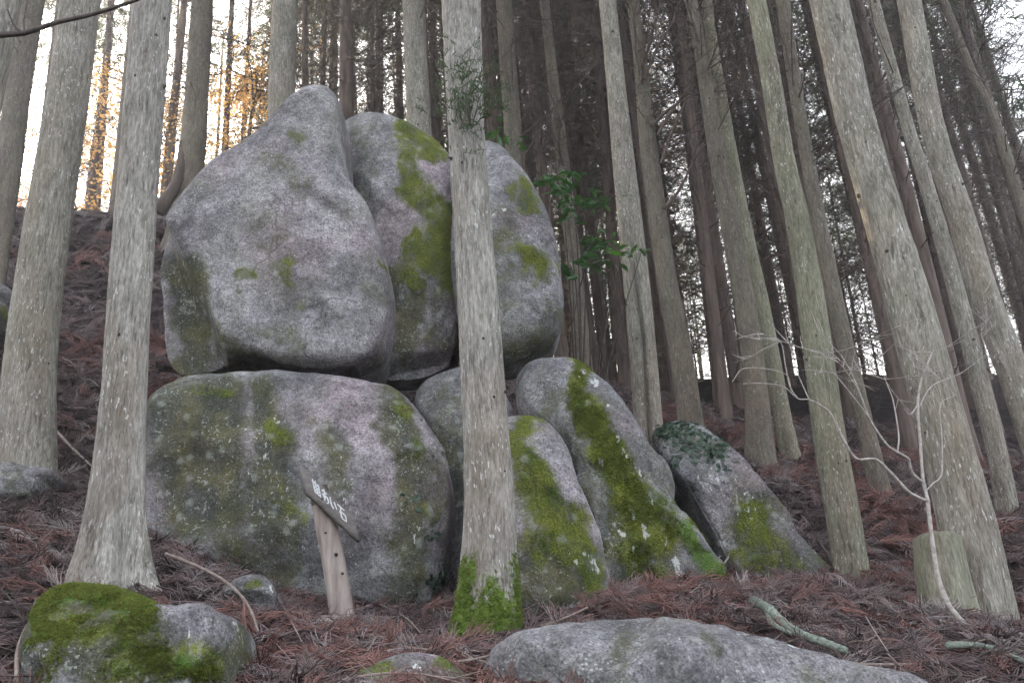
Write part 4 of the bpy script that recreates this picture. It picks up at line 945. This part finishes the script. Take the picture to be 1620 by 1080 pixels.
sap([(1420, 715), (1422, 690), (1418, 660), (1412, 630), (1400, 598), (1392, 560)], 4.95, 5.1, .005, .002, 'branch')
sap([(1463, 778), (1475, 765), (1490, 748), (1490, 690), (1488, 640), (1510, 625)], 5.03, 5.2, .005, .002, 'branch')
sap([(1262, 630), (1250, 612), (1243, 580), (1235, 540), (1215, 535), (1180, 533), (1160, 523)], 4.75, 4.6, .0035, .0018, 'branch')
sap([(1252, 616), (1240, 590), (1180, 582), (1158, 604)], 4.73, 4.6, .003, .0016, 'branch')
sap([(1280, 632), (1262, 590), (1250, 548), (1244, 532)], 4.76, 4.75, .003, .0016, 'branch')
sap([(1377, 665), (1360, 640), (1320, 590), (1300, 560), (1260, 548)], 4.85, 4.6, .004, .0016, 'branch')
sap([(1452, 640), (1440, 655), (1430, 645)], 5.05, 5.0, .005, .002, 'branch')
sap([(1453, 645), (1475, 610), (1520, 590), (1560, 560)], 5.05, 5.1, .004, .0016, 'branch')
rgq = random.Random(4); m = MB()
for k in range(18):
    x, y = rgq.choice([(1345, 585), (1400, 600), (1392, 560), (1475, 557), (1235, 540), (1300, 560), (1320, 590), (1510, 625), (1560, 560), (1367, 640), (1315, 655)])
    p = at(x, y, 4.9)-b0; twiggy(m, p, (rgq.gauss(0, 1), rgq.gauss(0, .4), rgq.gauss(.5, .6)), rgq.uniform(.15, .45), .0028, rgq, 1)
obj('twigs', m.mesh('twigs', M['sapling']), sp, kind='stuff')

def stump(label, pix, D, mat, seed, name='tree_stump', cat='stump'):
    P = np.array([at(x, y, D) for x, y, w in pix]); r = [w*mpp(p)/2 for p, (x, y, w) in zip(P, pix)]
    P[0][2] -= .12; n = 30; path = smooth_path(P, n); rad = np.interp(path[:, 2], P[:, 2], r); rad[-1] *= .5; rad[-2] *= .82; rad[-3] *= .95
    o = thing(name, label, cat, path[0]); me, _, _ = trunk_mesh(path, rad, seed, .007, .12, .3, 48, mat=mat); obj('trunk', me, o)
    m = MB(); th_ = np.arange(24)*2*math.pi/24; c = path[-1]-path[0]; R_ = rad[-1]*1.02
    ring = np.stack([c[0]+np.cos(th_)*R_, c[1]+np.sin(th_)*R_, c[2]+.004*np.sin(th_*3)], -1)
    m.add(np.concatenate([[c+np.array([0, 0, .012])], ring]), [[0, 1+k, 1+(k+1) % 24, 1+(k+1) % 24] for k in range(24)]); obj('cut_top', m.mesh('cut_top', M['stump']), o)
    return o
stump('short mossy round-topped stump in front of the massive grey cedar', [(1503, 985, 80), (1492, 920, 76), (1484, 870, 72), (1480, 842, 66)], 5.45, M['stump'], 31)
# broken black snag
sn = at(1183, 742, 9.9); sn[2] = gz(sn[0], sn[1])-.05
m = MB(); rgq = random.Random(8)
V = []; k = 14
for zi, (h, r_) in enumerate([(0, .10), (.08, .09), (.17, .085)]):
    for q in range(k): a = q*2*math.pi/k; rr = r_*(1+.2*rgq.uniform(-1, 1)); V.append((math.cos(a)*rr, math.sin(a)*rr, h+(rgq.uniform(-.05, .07) if zi == 2 else 0)))
V.append((0, 0, .10)); F = []
for zi in range(2):
    for q in range(k): F.append([zi*k+q, zi*k+(q+1) % k, (zi+1)*k+(q+1) % k, (zi+1)*k+q])
for q in range(k): F.append([2*k+q, 2*k+(q+1) % k, 3*k, 3*k])
m.add(V, F); tag(obj('tree_stump', m.mesh('tree_stump', M['stick_dark'], False), None, sn), 'jagged black broken snag beside the brown cedar on the rise', 'stump')

# glossy broadleaf shrub behind the rounded boulder
def leaf_mesh(L=.14, Wd=.05, mat=None, name='leaf', n=7):
    t = np.linspace(0, 1, n); w = Wd*np.sin(np.pi*np.clip(t, .02, .99)**.85)**.8
    V = []
    for i in range(n):
        zc = -.18*L*t[i]**2; V += [(-w[i]/2, t[i]*L, zc+.12*w[i]), (0, t[i]*L, zc), (w[i]/2, t[i]*L, zc+.12*w[i])]
    F = []
    for i in range(n-1): F += [[3*i, 3*i+1, 3*i+4, 3*i+3], [3*i+1, 3*i+2, 3*i+5, 3*i+4]]
    m = MB(); m.add(V, F); return m.mesh(name, mat)
LEAF = leaf_mesh(.14, .052, M['leaf'])
sbp = at(905, 640, 8.9); sbp[2] = gz(sbp[0], sbp[1])-.05
sh = thing('evergreen_shrub', 'glossy-leaved evergreen shrub peeking out behind the rounded upper boulder', 'shrub', sbp)
clus = [(790, 214, 26, 14, 7), (822, 226, 14, 8, 4), (872, 285, 20, 12, 9), (890, 305, 26, 22, 14), (905, 272, 14, 8, 5), (930, 318, 34, 18, 14), (955, 320, 16, 8, 5), (898, 335, 20, 14, 7), (940, 385, 30, 20, 15), (985, 398, 26, 10, 8), (1015, 398, 12, 6, 3), (925, 415, 22, 16, 8), (905, 430, 16, 12, 5), (960, 420, 20, 12, 5)]
rgl = random.Random(12)
for (x, y, sx, sy, n_) in clus:
    e = at(x, y, 8.5)-sbp; m = MB(); m.tube(smooth_path([np.zeros(3), e*.5+np.array([rgl.gauss(0, .1), rgl.gauss(0, .1), .1]), e], 10), np.linspace(.014, .004, 10), 5); obj('stem', m.mesh('stem', M['stick_dark']), sh)
    for k in range(n_*2-2):
        p = at(x+rgl.gauss(0, sx*.55), y+rgl.gauss(0, sy*.55), 8.5+rgl.gauss(0, .12))-sbp
        l_ = obj('leaf', LEAF, sh, p); a = rgl.uniform(0, 6.28); l_.rotation_euler = (rgl.gauss(-.15, .35), rgl.gauss(0, .5), a); s_ = rgl.uniform(.7, 1.15); l_.scale = (s_, s_, s_)

# ivy on two boulders (too small to count)
def ivy_proto(): return proto_collection('ivy_leaves', [leaf_mesh(.034, .03, M['ivy'], 'ivy_leaf', 4), leaf_mesh(.026, .026, M['ivy'], 'ivy_leaf', 4)])
IVY = ivy_proto()
def ivy_on(match, strokes_, count, label, seed):
    ob = [o_ for o_ in bpy.data.objects if o_.get('label', '').startswith(match)][0]; me_ = ob.data
    nv = len(me_.vertices); V = np.empty(nv*3, np.float32); me_.vertices.foreach_get('co', V); V = V.reshape(-1, 3)+np.array(ob.location)
    px, py = to_px(V); w = stroke(px, py, strokes_)*np.clip(.6+fbm(V*5, 2, 3), 0, 1)
    nn_ = np.empty(nv*3, np.float32); me_.vertices.foreach_get('normal', nn_); w = w*(nn_.reshape(-1, 3)[:, 1] < .15)
    o_ = scatter_moss('ivy', me_, w, count, None, 0, seed, 1.0, IVY); o_.location = ob.location; tag(o_, label, 'ivy')
ivy_on('broad streaked', [(690, 880, 700, 960, 12, 1), (680, 830, 690, 880, 9, .8), (640, 770, 660, 800, 10, .5), (655, 650, 690, 720, 10, .4)], 620, 'small dark ivy leaves creeping up the edge of the streaked slab-like boulder', 3)
ivy_on('speckled wedge', [(1070, 690, 1130, 705, 22, 1), (1050, 680, 1060, 720, 14, .8), (1120, 700, 1150, 730, 14, .6)], 900, 'small bluish-green ivy leaves creeping over the top of the wedge-shaped boulder', 4)

# ------------------------------------------------------------------ fallen sticks
def stick(pts, r0, r1, mat, label, lift=.03, bend=None, cat='branch', name='fallen_branch', twigs=0, seed=0):
    P = []
    for q in pts:
        p = ray_ground(q[0], q[1], lift+.10) if len(q) < 3 else at(*q); P.append(p)
    P = np.array(P); b = P[0].copy(); n = 6*len(pts); c = smooth_path(P-b, n)
    g = ground_z(c[:, 0]+b[0], c[:, 1]+b[1])
    m = MB(); m.tube(c, np.linspace(r0, r1, n)*(1+.12*vnoise(np.stack([np.arange(n)*.9, np.zeros(n), np.zeros(n)], -1), int(pts[0][0]))), 8, cap=True)
    return tag(obj(name, m.mesh(name, mat), None, b), label, cat)
stick([(262, 876), (300, 890), (345, 912), (378, 938), (398, 968), (408, 998)], .011, .006, M['stick'], 'curved pale fallen branch arching past the small dark rock', lift=.09)
stick([(88, 680), (112, 706), (148, 740)], .013, .008, M['stick'], 'straight fallen branch beside the foot of the thick grey cedar')
stick([(300, 862), (340, 872), (400, 890), (440, 905)], .009, .005, M['stick_dark'], 'dark fallen branch lying along the base of the streaked boulder')
stick([(228, 852), (262, 852), (290, 858)], .008, .005, M['stick'], 'short fallen twig beside the flared cedar roots')
stick([(26, 1078), (30, 1020), (52, 975), (78, 945)], .010, .005, M['stick'], 'bowed bare twig leaning on the moss-capped boulder', lift=.06)
stick([(232, 640), (262, 622), (285, 616)], .010, .006, M['stick'], 'pale fallen twig between the pale cedar and the streaked boulder')
stick([(1410, 962), (1440, 960), (1490, 952)], .012, .009, M['stick'], 'pale fallen branch pointing at the foot of the mossy stump', lift=.05)
stick([(1404, 952), (1450, 948), (1495, 950)], .007, .005, M['stick'], 'thin fallen twig lying parallel behind the pale fallen branch', lift=.06)
stick([(1532, 982), (1570, 988), (1600, 996), (1618, 1004)], .013, .008, M['stick'], 'brown fallen branch at the foot of the massive grey cedar', lift=.05)
stick([(1294, 855), (1308, 875), (1320, 898)], .014, .010, M['stick_dark'], 'dark fallen branch lying against the slim pale-green cedar', lift=.08)
stick([(1368, 972), (1385, 1000), (1405, 1030)], .004, .003, M['stick'], 'fine straight twig in the litter beside the lichen-covered branch', lift=.05)
stick([(1192, 950), (1215, 962), (1240, 985), (1268, 1003), (1300, 1014), (1338, 1028)], .026, .016, M['lichen_wood'], 'lichen-covered pale green fallen branch above the wide grey boulder', lift=.06)
stick([(1213, 965), (1222, 985), (1252, 1002)], .014, .009, M['lichen_wood'], 'short lichen-covered stub lying by the pale green fallen branch', lift=.05)
stick([(1500, 1020), (1540, 1020), (1580, 1028), (1619, 1045)], .017, .012, M['lichen_wood'], 'lichen-grey branch half buried near the picture-wide litter below the grey cedar', lift=.04)
stick([(122, 338), (150, 343), (182, 346), (200, 345)], .06, .05, M['stick_dark'], 'dark fallen log along the crest of the ridge', lift=.05, cat='log', name='fallen_log')
stick([(600, 955), (640, 975), (665, 1000)], .006, .004, M['stick'], 'thin twig in the litter before the streaked boulder', lift=.04)
stick([(440, 945), (462, 985), (478, 1015)], .005, .003, M['stick'], 'thin pale twig in the litter beneath the wooden sign', lift=.04)
# curved root of the ridge cedar
m = MB(); rp = np.array([at(248, 335, 12.6), at(262, 318, 12.6), at(278, 292, 12.7), at(286, 262, 12.8), at(290, 225, 12.9)]); b = rp[0].copy()
m.tube(smooth_path(rp-b, 20), np.linspace(.12, .06, 20), 10); tag(obj('fallen_log', m.mesh('fallen_log', M['post_dark']), None, b), 'reddish brown curved log leaning on the twisted-foot cedar', 'log')
# pale bleached fronds
def bleached(px0, py0, px1, py1, label, seed):
    a, b = ray_ground(px0, py0, .05), ray_ground(px1, py1, .07); m = MB(); rg = random.Random(seed); c = smooth_path([a-a, (b-a)/2+np.array([0, 0, .03]), b-a], 14)
    m.tube(c, np.linspace(.004, .002, 14), 5); d = (b-a)/np.linalg.norm(b-a); t = np.cross(d, [0, 0, 1])
    for k in range(44):
        i = rg.randint(0, 13); s_ = 1 if k % 2 else -1; l_ = .09*math.sin(math.pi*(i+1)/15)+.02
        m.ribbon(np.array([c[i], c[i]+(d*.5+t*s_)*l_*.6+np.array([0, 0, .02]), c[i]+(d*.9+t*s_)*l_]), [.010, .009, .002], np.array([0, -.5, 1]))
    tag(obj('fern_frond', m.mesh('fern_frond', M['fern']), None, a), label, 'fern')
bleached(1400, 1042, 1478, 1022, 'pale bleached fern frond lying above the end of the wide grey boulder', 1)
bleached(1500, 1018, 1560, 1032, 'pale greenish fern frond beside the lichen-grey buried branch', 2)
bleached(480, 985, 515, 1000, 'small green-grey fern frond in the litter under the sign', 3)

# ------------------------------------------------------------------ dry cedar-frond litter
def dry_frond(seed, mat, L=.26):
    rg = random.Random(seed); m = MB(); n = 6
    k = np.linspace(0, 1, n); bx = rg.uniform(-.06, .06)
    c = np.stack([bx*np.sin(k*3), k*L-L/2, .03+.05*np.sin(k*math.pi)*rg.uniform(.3, 1)], -1); m.tube(c, np.linspace(.0038, .002, n), 3)
    for j in range(22):
        f = .05+.92*j/22; s_ = 1 if j % 2 else -1; p = np.array([np.interp(f, k, c[:, a]) for a in range(3)])
        l_ = L*rg.uniform(.25, .55)*(1.15-.5*f); a1 = rg.uniform(.25, .7); cv = rg.uniform(.2, .8)
        q = [p]
        for t_ in (.33, .66, 1):
            aa = a1*(1-cv*t_); q.append(p+np.array([s_*math.sin(aa)*l_*t_, math.cos(aa)*l_*t_, l_*t_*rg.uniform(-.22, .30)]))
        m.tube(q, [.0024, .0026, .0022, .0010], 3)
    return m.mesh('dry_frond', mat)
LITC = proto_collection('dry_fronds', [dry_frond(k*3+q, M['litter%d' % k]) for k in range(4) for q in range(2)])
rg = np.random.default_rng(3)
N0 = 21000
Dn = 3.2+13.5*rg.random(N0*2)**1.25; keep = rg.random(N0*2) < 1; pxr = rg.uniform(-120, 1740, N0*2)
Xs = (pxr-810)/FPX*Dn*1.06; Ys = Dn
sel = np.arange(len(Xs)); rg.shuffle(sel); sel = sel[:N0]; Xs, Ys = Xs[sel], Ys[sel]
Zs = ground_z(Xs, Ys); e = .12
gxn = (ground_z(Xs+e, Ys)-ground_z(Xs-e, Ys))/(2*e); gyn = (ground_z(Xs, Ys+e)-ground_z(Xs, Ys-e))/(2*e)
NR = np.stack([-gxn, -gyn, np.ones_like(gxn)], -1); NR /= np.linalg.norm(NR, axis=1)[:, None]
NRj = NR+rg.normal(0, .36, NR.shape)
red = fbm(np.stack([Xs, Ys, Zs*0], -1)*.9, 2, 13)
idx = np.where(red+rg.normal(0, .35, N0) > .55, rg.integers(0, 2, N0), np.where(rg.random(N0) < .48, rg.integers(2, 4, N0), np.where(rg.random(N0) < .30, rg.integers(4, 6, N0), rg.integers(6, 8, N0))))
R = [rot_to(q, s_) for q, s_ in zip(NRj, rg.random(N0)*6.28)]
lit = scatter('needle_litter', np.stack([Xs, Ys, Zs-.01+.03*rg.random(N0)], -1), R, rg.uniform(.6, 1.45, N0)*np.interp(Ys, [4, 8, 15], [.9, 1.15, 1.5]), idx, LITC)
tag(lit, 'reddish brown dry cedar fronds covering the forest floor', 'litter')
# heap behind the wide grey boulder and along the boulder feet
pl = []
for (x0, y0, x1, y1, n_, up, rd) in [(960, 985, 1200, 960, 420, .10, .8), (1180, 965, 1460, 1000, 700, .10, .5), (1290, 940, 1420, 945, 220, .08, 1.0), (420, 970, 720, 995, 260, .03, .5), (240, 880, 500, 965, 160, .02, .4), (1030, 710, 1050, 690, 0, 0, 0), (1460, 1030, 1620, 1060, 420, .1, .3), (440, 1040, 740, 1050, 300, .03, .4)]:
    for k in range(n_):
        f = rg.random(); p = ray_ground(x0+(x1-x0)*f+rg.normal(0, 10), y0+(y1-y0)*f+rg.normal(0, 10)) if k % 6 == 0 else p+np.array([rg.normal(0, .08), rg.normal(0, .08), 0])
        pl.append((p[0], p[1], gz(p[0], p[1])+up*rg.random(), rd))
pl = np.array(pl)
idx2 = np.where(rg.random(len(pl)) < pl[:, 3], rg.integers(0, 4, len(pl)), rg.integers(2, 8, len(pl)))
R = [rot_to((rg.normal(0, .45), -.35+rg.normal(0, .4), 1), s_) for s_ in rg.random(len(pl))*6.28]
tag(scatter('needle_litter', pl[:, :3], R, rg.uniform(.7, 1.3, len(pl)), idx2, LITC), 'heaped dry cedar fronds piled against the feet of the boulders', 'litter')

# loose twigs lying in the litter
def twig_mesh(seed, mat):
    r_ = random.Random(seed); m = MB(); L = r_.uniform(.3, .6)
    c = smooth_path([(-L/2, 0, 0), (-L/6, r_.gauss(0, .03), .02), (L/6, r_.gauss(0, .04), .03), (L/2, r_.gauss(0, .05), r_.uniform(0, .06))], 9); m.tube(c, np.linspace(.006, .002, 9), 5)
    for k in range(3):
        i = r_.randint(3, 7); m.tube([c[i], c[i]+np.array([.06, r_.choice([-1, 1])*.04, .01]), c[i]+np.array([.11, r_.choice([-1, 1])*.07, .02])], [.003, .0025, .001], 4)
    return m.mesh('twig', mat)
TWC = proto_collection('loose_twigs', [twig_mesh(k, M['stick' if k % 2 else 'stick_dark']) for k in range(6)])
n_ = 900; sel = rg.choice(N0, n_, replace=False)
R = [rot_to(q, s_) for q, s_ in zip(NR[sel]+rg.normal(0, .22, (n_, 3)), rg.random(n_)*6.28)]
tag(scatter('twig_litter', np.stack([Xs[sel], Ys[sel], Zs[sel]+.05+.04*rg.random(n_)], -1), R, rg.uniform(.5, 1.2, n_), rg.integers(0, 6, n_), TWC), 'loose broken twigs strewn over the dry cedar fronds', 'twigs')

# ------------------------------------------------------------------ thin valley haze
m = MB(); x0, x1, y0, y1, z0, z1 = -158, 158, -70, 158, -25, 45
m.add([(x, y, z) for z in (z0, z1) for y in (y0, y1) for x in (x0, x1)], [[0, 2, 3, 1], [4, 5, 7, 6], [0, 1, 5, 4], [2, 6, 7, 3], [0, 4, 6, 2], [1, 3, 7, 5]])
hm = bpy.data.materials.new('haze'); hm.use_nodes = True; ht = hm.node_tree; ht.nodes.clear()
pv = ht.nodes.new('ShaderNodeVolumePrincipled'); pv.inputs['Color'].default_value = (.93, .92, .95, 1); pv.inputs['Density'].default_value = .0026; pv.inputs['Anisotropy'].default_value = .6
hout = ht.nodes.new('ShaderNodeOutputMaterial'); ht.links.new(pv.outputs[0], hout.inputs['Volume'])
tag(obj('haze', m.mesh('haze', hm, False), kind='stuff'), 'thin pale haze hanging between the far trunks', 'haze')
